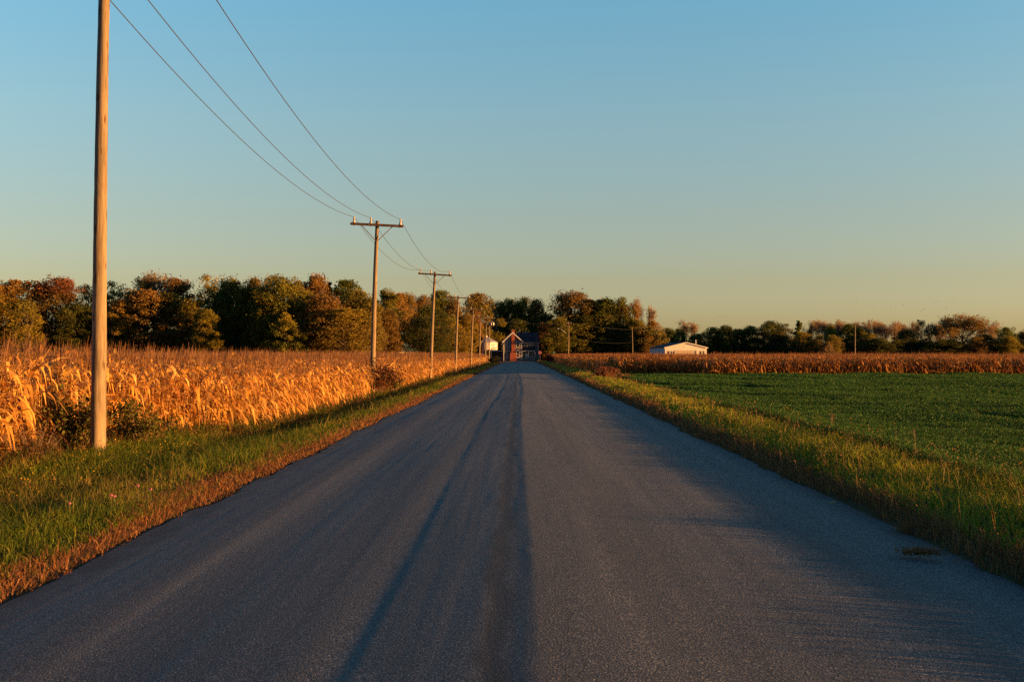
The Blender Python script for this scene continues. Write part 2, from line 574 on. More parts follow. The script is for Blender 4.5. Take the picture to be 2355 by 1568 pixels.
def verge(side):
    Ps = []; Cs = []
    def put(x, y, h, wd, pal, lean=0.35, bend=0.3, drop=0.0, jit=0.18):
        n = len(x)
        base = np.stack([x, y, ground_z(x, y) - 0.01 - drop], -1)
        P, C = blades(base, h*rng.uniform(0.55, 1.25, n), wd*rng.uniform(0.7, 1.3, n), rng.uniform(0, lean*2, n),
                      rng.uniform(0, bend*2, n), rng.uniform(-PI, PI, n), pick(pal, n, jit))
        Ps.append(P); Cs.append(C)
    for (y0, y1, dens, wd) in BANDS:
        if side < 0:
            far = 1.0 if y0 < 50 else 1.1
            # fresh grass from the dead strip to the corn
            x, y = scatter(-8.6, -4.58, y0, y1, dens*1.1)
            pat = vnoise2(x*0.8, y*0.25, 51)
            keep = (x > corn_edge_left(y) - 0.5)
            x, y, pat = x[keep], y[keep], pat[keep]
            hh = (0.13 + 0.09*np.clip((-x-4.6)/2.5, 0, 1) + 0.06*pat + 0.05*vnoise2(x*2.5, y*1.2, 58))*far
            g = pat > 0.0
            put(x[g], y[g], hh[g], wd, [(4, (0.100, 0.155, 0.014)), (3, (0.135, 0.180, 0.016)), (1, (0.20, 0.19, 0.022))], bend=0.45)
            put(x[~g], y[~g], hh[~g], wd, G_FRESH+[(3, (0.20, 0.17, 0.045)), (2, (0.24, 0.15, 0.05))], bend=0.35)
            # dead strip at the edge of the asphalt
            x, y = scatter(-5.15, -3.98, y0, y1, dens*1.1)
            keep = (x < left_edge(y) + 0.02 + 0.06*vnoise1(y*3, 52)) & (x > -4.72 - 0.28*vnoise1(y*0.35, 53) - 0.2*rng.random(len(x)))
            x, y = x[keep], y[keep]
            put(x, y, 0.085 + 0.07*np.clip((-x-4.22)/0.5, 0, 1), wd, G_DEAD, 0.6, 0.4)
            # taller stems with seed heads
            x, y = scatter(-7.6, -5.0, y0, y1, dens*0.035)
            put(x, y, 0.34+0*x, wd*0.7, [(2, (0.20, 0.16, 0.04)), (1, (0.12, 0.13, 0.02))], 0.25, 0.12)
            # rank growth at the foot of the corn
            x, y = scatter(-9.8, -7.0, y0, y1, dens*0.30)
            keep = np.abs(x - corn_edge_left(y) - 0.35) < 0.55
            x, y = x[keep], y[keep]
            put(x, y, 0.38+0*x, wd*1.2, [(2, (0.07, 0.09, 0.02)), (2, (0.13, 0.08, 0.03)), (1, (0.20, 0.12, 0.045))], 0.4, 0.3)
        else:
            x, y = scatter(4.7, 8.9, y0, y1, dens*1.0)
            keep = x < verge_right(y) + rng.normal(0, 0.18, len(x))
            x, y = x[keep], y[keep]
            pat = vnoise2(x*0.9+7, y*0.28, 55)
            hh = 0.17 + 0.04*np.clip((x-4.9)/1.2, 0, 1) + 0.06*pat + 0.05*vnoise2(x*2.2, y*1.1, 59)
            g = pat > 0.25
            put(x[g], y[g], hh[g], wd, G_FRESH+[(4, (0.26, 0.31, 0.022))], 0.35, 0.35)
            put(x[~g], y[~g], hh[~g], wd, G_GOLD, 0.35, 0.3)
            x, y = scatter(3.95, 5.4, y0, y1, dens*0.9)
            keep = (x > right_edge(y) - 0.03 - 0.07*vnoise1(y*2.7, 56)) & (x < 4.72 + 0.22*vnoise1(y*0.3, 57) + 0.2*rng.random(len(x)))
            x, y = x[keep], y[keep]
            put(x, y, 0.09 + 0.12*np.clip((x-4.15)/0.4, 0, 1), wd*0.9, G_DEAD, 0.4, 0.22)
            # seed stalks, brown and upright
            x, y = scatter(4.4, 7.6, y0, y1, dens*0.022)
            keep = x < verge_right(y) + 0.4
            x, y = x[keep], y[keep]
            put(x, y, 0.36+0*x, wd*0.65, [(2, (0.24, 0.13, 0.06)), (2, (0.30, 0.19, 0.08)), (1, (0.16, 0.09, 0.04))], 0.22, 0.12)
            n = len(x)
            # feathery heads on the stalks
            for k in range(1):
                c = np.stack([x+rng.normal(0, 0.05, n), y+rng.normal(0, 0.05, n), ground_z(x, y)+rng.uniform(0.22, 0.40, n)], -1)
                Ps.append(leafcards(c, rng.normal(size=(n, 3))*np.array([1, 1, 0.3]), wd*rng.uniform(1.5, 3.2, n), 0.3))
                Cs.append(pick([(2, (0.27, 0.13, 0.06)), (2, (0.33, 0.20, 0.08)), (1, (0.40, 0.27, 0.07))], n))
    P = np.concatenate(Ps); C = np.concatenate(Cs)
    o = link('verge_grass', quad_mesh('verge_grass', P, {'col': C}), M_GRASS)
    tag(o, 'green grass strip with a rust brown rim between the road and the left corn' if side < 0
        else 'golden seeding grass strip between the road and the green crop', 'grass', kind='stuff')

def corn_edge_left(y):
    y = np.asarray(y, float)
    e = np.interp(y, [0, 19, 24.5, 29, 31, 60, 130, 260], [-9.3, -9.35, -9.3, -8.1, -7.75, -7.65, -7.6, -7.6])
    return e - 1.6*np.exp(-((y-58.2)/2.2)**4) + 0.10*vnoise1(y*0.6, 61)

def verge_right(y):
    return np.interp(y, [0, 20, 40, 70, 100, 270], [6.55, 6.7, 7.1, 8.1, 8.4, 6.8]) + 0.22*vnoise1(np.asarray(y)*0.25, 62)

verge(-1)
verge(1)

# ------------------------------------------------------------------ corn
def corn_plants(bx, by, hgt, nleaf, seg, wscale, name, label, tassel=5, stalk_sides=3):
    """dry corn: leaning stalk, drooping strap leaves, ear husks, tassel"""
    n = len(bx)
    bz = ground_z(bx, by)
    base = np.stack([bx, by, bz-0.02], -1)
    leanx = rng.normal(0.13, 0.10, n); leany = rng.normal(0, 0.08, n)
    def stem(t):          # t (...,) 0..1 along plants idx
        return None
    Ps = []; Cs = []
    def at(idx, t):
        h = hgt[idx]
        return base[idx] + np.stack([leanx[idx]*h*t**1.6, leany[idx]*h*t**1.6, h*t], -1)
    allp = np.arange(n)
    tone = rng.uniform(0.8, 1.15, n)
    # stalks
    prev = at(allp, np.zeros(n))
    for k in range(2):
        t1 = np.full(n, (k+1)*0.44)
        nxt = at(allp, t1)
        r0, r1 = ((0.013, 0.009), (0.009, 0.0035))[k]
        for s in range(stalk_sides):
            a0 = 2*PI*s/stalk_sides; a1 = 2*PI*(s+1)/stalk_sides
            d0 = np.array([math.cos(a0), math.sin(a0), 0])*wscale; d1 = np.array([math.cos(a1), math.sin(a1), 0])*wscale
            Ps.append(np.stack([prev+d0*r0, prev+d1*r0, nxt+d1*r1, nxt+d0*r1], 1))
            Cs.append(pick([(1, (0.33, 0.20, 0.08)), (1, (0.40, 0.25, 0.10))], n)*tone[:, None])
        prev = nxt
    # leaves
    az0 = rng.uniform(0, PI, n)
    for li in range(nleaf):
        f = (li+0.5)/nleaf
        t = 0.10 + 0.75*f + rng.normal(0, 0.03, n)
        p = at(allp, t)
        az = az0 + PI*(li % 2) + rng.normal(0, 0.5, n)
        ln = (0.40 + 0.36*math.sin(PI*min(1, f*0.95+0.1)))*rng.uniform(0.75, 1.35, n)
        el = np.where(rng.random(n) < 0.22, rng.uniform(0.4, 1.1, n), rng.uniform(-0.5, 0.7, n))
        droop = rng.uniform(0.7, 2.4, n)*(1.1 - 0.1*f)
        wd = 0.080*rng.uniform(0.6, 1.3, n)*wscale
        tw = rng.uniform(-1.2, 1.2, n)
        col = pick([(4, (0.64, 0.345, 0.072)), (3, (0.52, 0.26, 0.050)), (2, (0.74, 0.46, 0.13)), (1.5, (0.32, 0.135, 0.032))], n)*tone[:, None]
        ang = el.copy()
        pts = [p]
        for s in range(seg):
            st = ln/seg
            d = np.stack([np.cos(az)*np.cos(ang), np.sin(az)*np.cos(ang), np.sin(ang)], -1)
            d[:, 0] += 0.12
            p = p + d*st[:, None]
            pts.append(p)
            ang = np.maximum(ang - droop/seg*1.3, -1.5)
        for s in range(seg):
            wa = wd*(0.8, 1.0, 0.75, 0.4, 0.1)[min(4, int(s*4/seg))]
            wb = wd*(0.8, 1.0, 0.75, 0.4, 0.1)[min(4, int((s+1)*4/seg))]
            def sv(w, k):
                a2 = az + PI/2 + tw*(k/seg)
                return np.stack([np.cos(a2), np.sin(a2), 0.5*np.sin(tw*(k/seg)*1.5)], -1)*(w/2)[:, None]
            s0 = sv(wa, s); s1 = sv(wb, s+1)
            Ps.append(np.stack([pts[s]-s0, pts[s]+s0, pts[s+1]+s1, pts[s+1]-s1], 1))
            Cs.append(col)
    # ears in husks
    if nleaf > 5:
        t = rng.uniform(0.38, 0.52, n)
        p = at(allp, t)
        az = rng.uniform(-PI, PI, n)
        out = np.stack([np.cos(az), np.sin(az), rng.uniform(-1.4, 0.6, n)], -1)
        e = p + norm(out)*0.20
        for k in range(2):
            a2 = az + PI/2*k
            sd = np.stack([np.cos(a2+PI/2), np.sin(a2+PI/2), 0.3*np.ones(n)*k], -1)*0.026
            Ps.append(np.stack([p-sd*0.6, p+sd*0.6, e+sd, e-sd], 1))
            Cs.append(pick([(1, (0.58, 0.40, 0.19)), (1, (0.50, 0.31, 0.13))], n))
    # tassels
    top0 = at(allp, np.full(n, 0.86))
    for k in range(tassel):
        ln = rng.uniform(0.18, 0.36, n) if k else rng.uniform(0.28, 0.48, n)
        az = rng.uniform(-PI, PI, n)
        sp = rng.uniform(0.2, 0.75, n) if k else rng.uniform(0, 0.12, n)
        d = np.stack([np.cos(az)*sp+0.16, np.sin(az)*sp, np.ones(n)], -1)
        e = top0 + norm(d)*ln[:, None]
        fa = rng.normal(0, 0.6, n)
        sd = np.stack([np.cos(fa), np.sin(fa), np.zeros(n)], -1)*0.0055*wscale
        b0 = top0 - np.array([0, 0, 0.05])
        Ps.append(np.stack([b0-sd, b0+sd, e+sd*0.35, e-sd*0.35], 1))
        Cs.append(pick([(2, (0.25, 0.13, 0.055)), (2, (0.31, 0.17, 0.07)), (1, (0.19, 0.09, 0.04))], n)*tone[:, None])
    return np.concatenate(Ps), np.concatenate(Cs)

POLES = []      # filled below: (x, y) for keeping plants away

def rows_along_y(edge_fn, y0, y1, step, nrows, side, pitch=0.76):
    xs = []; ys = []; rr = []
    for r_ in range(nrows):
        y = np.arange(y0, y1, step)
        y = y + rng.uniform(-0.4, 0.4, len(y))*step
        x = edge_fn(y) + side*(0.25 + r_*pitch) + rng.normal(0, 0.05, len(y))
        xs.append(x); ys.append(y); rr.append(np.full(len(y), r_))
    return np.concatenate(xs), np.concatenate(ys), np.concatenate(rr)

def build_corn():
    Ps = []; Cs = []
    for (y0, y1, st, nr, nl, sg, ws) in ((11, 40, 0.155, 11, 11, 4, 1.0), (40, 75, 0.18, 9, 10, 3, 1.05), (75, 140, 0.22, 8, 8, 2, 1.35), (140, 262, 0.30, 8, 6, 2, 2.1)):
        x, y, rr = rows_along_y(corn_edge_left, y0, y1, st, nr, -1)
        keep = np.ones(len(x), bool)
        for (qx, qy) in ((-7.6, 92.6), (-7.5, 127), (-7.4, 164), (-7.4, 200)):
            keep &= (np.hypot(x-qx, y-qy) > 0.45)
        x, y, rr = x[keep], y[keep], rr[keep]
        h = (2.02 + 0.10*vnoise1(y*0.15, 71) + 0.22*np.clip((36-y)/12, 0, 1))*rng.uniform(0.90, 1.07, len(x))
        h *= np.where(rr == 0, 0.97, 1.0)
        P, C = corn_plants(x, y, h, nl, sg, ws, '', '')
        Ps.append(P); Cs.append(C)
    # the body of the field behind the first rows, sparser
    x, y = scatter(-60, -14, 18, 262, 0.55)
    x2, y2 = scatter(-120, -60, 60, 262, 0.25)
    x = np.concatenate([x, x2]); y = np.concatenate([y, y2])
    P, C = corn_plants(x, y, 2.04*rng.uniform(0.93, 1.06, len(x)), 4, 2, 3.0, '', '', 4)
    Ps.append(P); Cs.append(C)
    o = link('standing_corn', quad_mesh('standing_corn', np.concatenate(Ps), {'col': np.concatenate(Cs)}), M_CORN)
    tag(o, 'ripe dry orange corn standing along the left side of the road', 'corn', kind='stuff')
    # right hand field: front rows across, and a stepped corner near the road
    Ps = []; Cs = []
    xs = []; ys = []
    for r_ in range(10):
        x = np.arange(17.3, 64, 0.20)
        x = x + rng.uniform(-0.08, 0.08, len(x))
        xs.append(x); ys.append(100.0 + r_*0.76 + rng.normal(0, 0.06, len(x)))
    for r_ in range(9):
        x = np.arange(9.2, 17.3, 0.2)
        x = x + rng.uniform(-0.08, 0.08, len(x))
        xs.append(x); ys.append(103.6 + r_*0.76 + rng.normal(0, 0.06, len(x)))
    x = np.concatenate(xs); y = np.concatenate(ys)
    h = (2.16 + 0.05*vnoise1(x*0.3, 72))*rng.uniform(0.91, 1.07, len(x))
    P, C = corn_plants(x, y, h, 10, 3, 1.15, '', '')
    Ps.append(P); Cs.append(C)
    x, y, rr = rows_along_y(lambda q: np.interp(q, [103, 112, 140, 262], [9.2, 8.6, 7.9, 7.5]) + 0.1*vnoise1(q*0.5, 73), 106, 262, 0.3, 8, 1)
    P, C = corn_plants(x, y, 2.02*rng.uniform(0.92, 1.07, len(x)), 5, 2, 2.4, '', '')
    Ps.append(P); Cs.append(C)
    x, y = scatter(15, 62, 108, 200, 0.5)
    x2, y2 = scatter(15, 140, 200, 285, 0.25)
    x = np.concatenate([x, x2]); y = np.concatenate([y, y2])
    P, C = corn_plants(x, y, 2.03*rng.uniform(0.93, 1.06, len(x)), 4, 2, 3.2, '', '', 4)
    Ps.append(P); Cs.append(C)
    o = link('standing_corn', quad_mesh('standing_corn', np.concatenate(Ps), {'col': np.concatenate(Cs)*np.array([0.93, 0.80, 0.70])}), M_CORN)
    tag(o, 'ripe dry brown corn standing behind the green crop on the right', 'corn', kind='stuff')

build_corn()

# ------------------------------------------------------------------ green crop on the right
def build_crop():
    Ps = []; Cs = []
    pal = [(3, (0.032, 0.108, 0.018)), (3, (0.042, 0.130, 0.020)), (2, (0.025, 0.085, 0.018)), (0.8, (0.070, 0.150, 0.022))]
    for (y0, y1, dens, ls, nl) in ((8, 18, 380, 0.025, 11), (18, 30, 250, 0.034, 11), (30, 50, 140, 0.048, 10), (50, 75, 75, 0.068, 9), (75, 101, 45, 0.092, 9)):
        x1 = 0.50*y1 + 5
        x, y = scatter(6.0, x1, y0, y1, dens)
        keep = (x > verge_right(y) - 0.25) & (x < 0.50*y + 5)
        x, y = x[keep], y[keep]
        n = len(x)
        lane = vnoise2(x*0.22 + y*0.02, y*0.10, 81)
        rowv = vnoise2(x*0.5 + 0.9*y*0.1, y*0.9, 82)
        h = 0.28 + 0.09*lane + 0.06*rowv + rng.normal(0, 0.025, n)
        thin = np.exp(-((vnoise2(x*0.12+0.25*y*0.1, y*0.16, 83)-0.1)/0.06)**2)
        h = np.clip(h*(1-0.6*thin), 0.08, 0.6)
        gz = ground_z(x, y)
        for k in range(nl):
            t = 1 - 0.65*(k/nl)**1.1
            c = np.stack([x+rng.normal(0, 0.035, n), y+rng.normal(0, 0.035, n), gz+h*t*rng.uniform(0.92, 1.06, n)], -1)
            nr = rng.normal(size=(n, 3))*0.9 + np.array([0.15, -0.2, 0.55])
            Ps.append(leafcards(c, nr, ls*rng.uniform(0.7, 1.35, n), 0.55))
            Cs.append(pick(pal, n))
        # a stalk under the leaves
        b = np.stack([x, y, gz], -1)
        P, C = blades(b, h*1.02, np.full(n, ls*0.22), rng.uniform(0, 0.3, n), rng.uniform(0, 0.1, n), rng.uniform(-PI, PI, n), pick([(1, (0.09, 0.10, 0.03)), (1, (0.12, 0.12, 0.035))], n))
        Ps.append(P); Cs.append(C)
    o = link('green_crop', quad_mesh('green_crop', np.concatenate(Ps), {'col': np.concatenate(Cs)}), M_CROP)
    tag(o, 'low dark green forage crop filling the right foreground', 'crop', kind='stuff')

build_crop()
# ------------------------------------------------------------------ utility poles and wires
def wood_mat(name, c, streak=15.0, knots=True):
    m, nt, out = new_mat(name)
    b = N(nt, 'ShaderNodeBsdfPrincipled')
    b.inputs['Roughness'].default_value = 0.85
    b.inputs['Specular IOR Level'].default_value = 0.2
    v = objcoord(nt, (streak, streak, 0.9))
    f = noise(nt, v, 1.2, 6, 0.65, 0.4)
    cc = ramp(nt, f, [(0.28, tuple(x*0.30 for x in c)), (0.42, tuple(x*0.8 for x in c)), (0.55, c), (0.75, tuple(min(1, x*1.3) for x in c))])
    f2 = noise(nt, objcoord(nt, (5, 5, 0.8)), 1.0, 5, 0.65)
    cc = mixc(nt, cc, ramp(nt, f2, [(0.34, (0.50, 0.47, 0.44)), (0.5, (0.95, 0.94, 0.93)), (0.7, (1.18, 1.16, 1.14))]), 1.0, 'MULTIPLY')
    if knots:
        vo = N(nt, 'ShaderNodeTexVoronoi')
        vo.inputs['Scale'].default_value = 1.0
        L(nt, objcoord(nt, (9, 9, 2.0)), vo.inputs['Vector'])
        k = ramp(nt, vo.outputs['Distance'], [(0.12, (1, 1, 1)), (0.24, (0, 0, 0))])
        cc = mixc(nt, cc, (0.09, 0.05, 0.025), k)
    L(nt, cc, b.inputs['Base Color'])
    bp = N(nt, 'ShaderNodeBump')
    bp.inputs['Distance'].default_value = 0.012
    L(nt, f, bp.inputs['Height'])
    L(nt, bp.outputs[0], b.inputs['Normal'])
    L(nt, b.outputs[0], out.inputs[0])
    return m

M_POLE = wood_mat('weathered_pole_wood', (0.27, 0.22, 0.145))
M_ARM = wood_mat('dark_crossarm_wood', (0.16, 0.105, 0.06), knots=False)
M_INS = plain('porcelain', (0.45, 0.42, 0.36), 0.35, 0.12, 8)
M_STEEL = plain('galvanised_steel', (0.42, 0.43, 0.44), 0.5, 0.15, 12, 0.6)
M_WIRE = plain('weathered_cable', (0.05, 0.055, 0.055), 0.6, 0.15, 20)

POLE_H = 9.35
INS = (-1.25, -0.34, 1.27)
def pole_shaft(h, r0, r1, name, parent, seed=0):
    rg = np.random.default_rng(seed)
    b = MB()
    n, rings = 20, 40
    prof = []
    for i in range(rings+1):
        t = i/rings
        r = r0 + (r1-r0)*t + (0.02*math.exp(-t*30))
        for k in range(n):
            a = 2*PI*k/n
            w = 1 + 0.035*math.sin(3*a+t*5) + 0.02*float(rg.normal())
            x = r*w*math.cos(a) + 0.03*math.sin(t*4.1+seed)*t
            y = r*w*math.sin(a) + 0.025*math.sin(t*3.3+1)*t
            prof.append((x, y, -0.35+(h+0.35)*t))
    fs = []
    for i in range(rings):
        for k in range(n):
            fs.append((i*n+k, i*n+(k+1) % n, (i+1)*n+(k+1) % n, (i+1)*n+k))
    fs.append(tuple(rings*n+k for k in range(n)))
    b.add(prof, fs)
    return b.build(name, M_POLE, parent, smooth=True)

def line_pole(loc, lean):
    root = empty('utility_pole', loc, (0, lean, 0))
    pole_shaft(POLE_H, 0.150, 0.098, 'shaft', root, 3)
    cx = 0.03*math.sin(4.1+3); cy = 0.025*math.sin(4.3)
    tilt = Matrix.Translation((cx, cy-0.155, POLE_H-0.24)) @ Matrix.Rotation(R(1.3), 4, 'Y')
    b = MB(); b.box(-1.44, 1.44, -0.055, 0.055, -0.065, 0.065, tilt)
    b.build('crossarm', M_ARM, root)
    for s in (-1, 1):
        b = MB()
        b.tube([tilt @ Vector((s*0.86, 0.075, -0.02)), (cx+s*0.05, cy-0.135, POLE_H-1.10)], 0.022, 6)
        b.build('brace', M_ARM, root)
    for x in INS:
        b = MB()
        T = tilt @ Matrix.Translation((x, 0, 0.06))
        b.lathe([(0.035, -0.17), (0.035, -0.13), (0.022, -0.125), (0.022, 0.0), (0.075, 0.002), (0.08, 0.05), (0.062, 0.06), (0.07, 0.11), (0.055, 0.12), (0.06, 0.17), (0.045, 0.18), (0.05, 0.24), (0.032, 0.25), (0.052, 0.27), (0.055, 0.30), (0.03, 0.33)], 14, T)
        b.build('insulator', M_INS, root, smooth=True)
    return root

pole_specs = [   # x, y, base z, lean, scale, label
    (-8.36, 21.4, -0.20, 0.010, 1.115, 'thick weathered utility pole nearest the camera, its top beyond the picture'),
    (-8.00, 58.7, -0.30, 0.028, 1.0, 'tall wooden utility pole with crossarm standing in the red leafed bush'),
    (-7.62, 92.6, -0.34, 0.042, 0.985, 'wooden utility pole next beyond the one in the red bush'),
    (-7.50, 127.0, -0.34, 0.036, 0.965, 'utility pole whose crossarm stands just against the treetops'),
    (-7.35, 164.0, -0.12, 0.040, 0.955, 'thin distant utility pole in front of the grain bin left edge'),
    (-7.40, 200.0, -0.12, 0.030, 0.965, 'small far utility pole before the middle of the grain bin'),
    (-7.45, 237.0, -0.12, 0.025, 0.975, 'farthest small utility pole beside the taller corner pole'),
]
line_poles = []
for i, (x, y, z, lean, s, lab) in enumerate(pole_specs):
    o = line_pole((x, y, z), lean) if i == 0 else copy_tree(line_poles[0])
    o.location = (x, y, z)
    o.rotation_euler = (0, lean, R(0.6*math.sin(i*2.3)))
    o.scale = (1, 1, s)
    tag(o, lab, 'utility pole', 'utility poles along the left side of the road')
    line_poles.append(o)

def pole_point(o, p):
    return Matrix.LocRotScale(o.location, o.rotation_euler, o.scale) @ Vector(p)
_tilt = Matrix.Translation((0.03*math.sin(7.1), 0.025*math.sin(4.3)-0.155, POLE_H-0.24)) @ Matrix.Rotation(R(1.3), 4, 'Y')

def wire(name, pts, sags, rad, label, group, seg=26):
    b = MB()
    for (p, q), sag in zip(zip(pts[:-1], pts[1:]), sags):
        c = []
        for k in range(seg+1):
            t = k/seg
            v = Vector(p).lerp(Vector(q), t)
            v.z -= 4*sag*t*(1-t)
            c.append(v)
        b.tube(c, rad, 5)
    o = b.build(name, M_WIRE, smooth=True)
    return tag(o, label, 'wire', group)

for j, lab in enumerate(('overhead wire on the crossarm insulators farthest from the road',
                         'middle overhead wire, on the insulators next to the pole tops',
                         'overhead wire nearest the road, on the right crossarm ends')):
    pts = [pole_point(o, _tilt @ Vector((INS[j], 0, 0.37))) for o in line_poles]
    wire('overhead_wire', pts, [1.05, 0.95, 0.9, 0.9, 0.9, 0.9], 0.0125, lab, 'overhead wires of the pole line')

def plain_pole(x, y, zt, lean, label, arm=None, r=0.13, group='plain poles in the distance'):
    root = empty('utility_pole', (x, y, -0.12), (0, lean, 0))
    pole_shaft(zt+0.12, r, r*0.72, 'shaft', root, int(abs(x)*7) % 50)
    if arm:
        b = MB(); b.box(-arm, arm, -0.16-r, -0.04-r, zt-0.42, zt-0.28)
        b.build('crossarm', M_ARM, root)
        for s in (-0.9, -0.3, 0.9):
            b = MB(); b.lathe([(0.05, zt-0.28), (0.07, zt-0.2), (0.05, zt-0.1), (0.06, zt-0.02), (0.03, zt+0.02)], 8, Matrix.Translation((s*arm, -0.10-r, 0)))
            b.build('insulator', M_INS, root)
    return tag(root, label, 'utility pole', group)

# the corner pole: taller, with a second arm turned to the crossing line and two transformer cans
corner = plain_pole(-7.3, 262.0, 10.85, 0.012, 'tall corner utility pole with cross line hardware left of the house', 1.2, 0.17)
b = MB(); b.box(-0.07, 0.07, -1.2, 1.2, 9.9, 10.05); b.build('crossarm', M_ARM, corner)
for k in (0, 1):
    b = MB(); b.lathe([(0.0, 8.85), (0.2, 8.85), (0.22, 9.0), (0.22, 9.55), (0.2, 9.62), (0.06, 9.66), (0.05, 9.8)], 12, Matrix.Translation((0.40+0.50*k, -0.1, 0)))
    b.build('transformer_can', M_STEEL, corner, smooth=True)
b = MB(); b.box(0.05, 1.15, -0.13, -0.07, 9.12, 9.22); b.build('transformer_bracket', M_STEEL, corner)

lamp = plain_pole(px(1306.5, 262), 262.0, 9.6, 0.022, 'utility pole with a street lamp arm right of the house', 0.55, 0.14)
b = MB(); b.tube([(-0.1, -0.1, 6.2), (-1.0, -0.3, 7.3), (-1.9, -0.45, 7.95), (-2.5, -0.55, 8.05)], 0.045, 8)
arm_o = b.build('lamp_arm', M_STEEL, lamp, smooth=True)
b = MB(); b.lathe([(0.03, 0.12), (0.13, 0.1), (0.17, 0.0), (0.12, -0.09), (0.02, -0.1)], 10, Matrix.Translation((-2.75, -0.58, 8.02)) @ Matrix.Diagonal((1.9, 1.0, 0.8, 1)))
b.build('lamp_head', M_STEEL, lamp, smooth=True)
rp2 = plain_pole(px(1455, 290), 290.0, pz(753, 290), -0.015, 'bare leaning pole before the tall bare limbed tree')
rp3 = plain_pole(px(1965, 235), 235.0, pz(740, 235), 0.0, 'small crossarm pole alone in the right corn field', 0.55, 0.13)
lp1 = plain_pole(px(105, 235), 235.0, pz(727, 235), 0.0, 'short grey pole in the left corn before dark woods', None, 0.13)
lp2 = plain_pole(px(886, 270), 270.0, pz(741, 270), 0.01, 'slim yard pole with a lamp beside the teal roofed shed', None, 0.10)
b = MB(); b.tube([(0, -0.05, 6.6), (0.35, -0.3, 6.9), (0.7, -0.5, 6.85)], 0.03, 6); b.build('lamp_arm', M_STEEL, lp2)
b = MB(); b.lathe([(0.03, 0.2), (0.16, 0.16), (0.18, -0.05), (0.13, -0.22), (0.02, -0.24)], 10, Matrix.Translation((0.75, -0.52, 6.7))); b.build('lamp_head', M_INS, lp2)

ct = Vector((-7.0, 262, 10.15)); lt = Vector((px(1312, 262), 261.8, 9.35)); r2 = Vector((px(1452, 290), 290, 8.35)); r9 = Vector((px(1700, 300), 300, 8.6))
wire('cross_line_cable', [ct, lt], [0.55], 0.045, 'thick bundled cable crossing over the road in front of the house', 'cables of the cross line')
wire('cross_line_wire', [lt, r2, r9], [0.3, 0.6], 0.014, 'thin upper wire running right from the street lamp pole', 'cables of the cross line')
wire('cross_line_wire', [Vector((-7.2, 262, 7.6)), lt - Vector((0, 0, 3.6)), r2 - Vector((0, 0, 3.4))], [0.5, 0.6], 0.012, 'thin lower wire crossing below the thick cable by the house', 'cables of the cross line')

# ------------------------------------------------------------------ trees
M_FOL = crown_mat()
M_BARK = plain('bark', (0.13, 0.095, 0.065), 0.9, 0.35, 6, stretch=(3, 3, 0.6))
M_TWIG = plain('pale_twigs', (0.30, 0.21, 0.135), 0.9, 0.25, 4)

def limbs_mesh(segs, name, sides=5):
    """segs: (p0,p1,r0,r1)"""
    P = []
    for p0, p1, r0, r1 in segs:
        d = (p1-p0); d.normalize()
        a = Vector((1, 0, 0)) if abs(d.z) > 0.8 else Vector((0, 0, 1))
        u = (a - d*a.dot(d)).normalized(); w = d.cross(u)
        for k in range(sides):
            c0, s0 = math.cos(2*PI*k/sides), math.sin(2*PI*k/sides)
            c1, s1 = math.cos(2*PI*(k+1)/sides), math.sin(2*PI*(k+1)/sides)
            P.append([p0+(u*c0+w*s0)*r0, p0+(u*c1+w*s1)*r0, p1+(u*c1+w*s1)*r1, p1+(u*c0+w*s0)*r1])
    return quad_mesh(name, np.array([[list(v) for v in q] for q in P]))

def grow(segs, p, d, ln, r, depth, rg, spread=0.6, up=0.25, kids=(2, 3), shrink=0.72):
    q = p + d*ln
    segs.append((p, q, r, r*0.68))
    if depth == 0:
        return [q]
    tips = [q] if depth <= 2 else []
    for k in range(rg.randint(*kids)):
        nd = (d + Vector((rg.gauss(0, spread), rg.gauss(0, spread), rg.gauss(0, spread*0.6)+up))).normalized()
        tips += grow(segs, q, nd, ln*shrink*rg.uniform(0.8, 1.15), r*0.62, depth-1, rg, spread, up, kids, shrink)
    return tips

def crown_cards(lobes, per, size, rg):
    """lobes: (cx,cy,cz,rx,rz) -> quads, mixer (which tint), val"""
    P = []; MX = []; VL = []
    for (cx, cy, cz, rx, rz) in lobes:
        n = int(per*rg.uniform(0.75, 1.25))
        d = norm(rg.normal(size=(n, 3)))
        rad = rg.uniform(0.35, 1.0, n)**0.6*rg.uniform(0.85, 1.25, n)*np.where(rg.random(n) < 0.08, rg.uniform(1.0, 1.35, n), 1.0)
        lump = 1 + 0.22*np.sin(d[:, 0]*4.1+cx)*np.sin(d[:, 1]*3.7+cy)*np.sin(d[:, 2]*4.3+cz)
        c = np.stack([cx+d[:, 0]*rx*rad*lump, cy+d[:, 1]*rx*rad*lump, cz+d[:, 2]*rz*rad*lump], -1)
        nr = d*0.6 + rg.normal(size=(n, 3))*0.8
        P.append(leafcards(c, nr, size*rg.uniform(0.55, 1.35, n), 0.7))
        MX.append(np.full(n, rg.random()*0.6) + rg.uniform(0, 0.4, n))
        VL.append(np.full(n, rg.uniform(0.75, 1.2))*rg.uniform(0.75, 1.3, n))
    return np.concatenate(P), np.concatenate(MX), np.concatenate(VL)

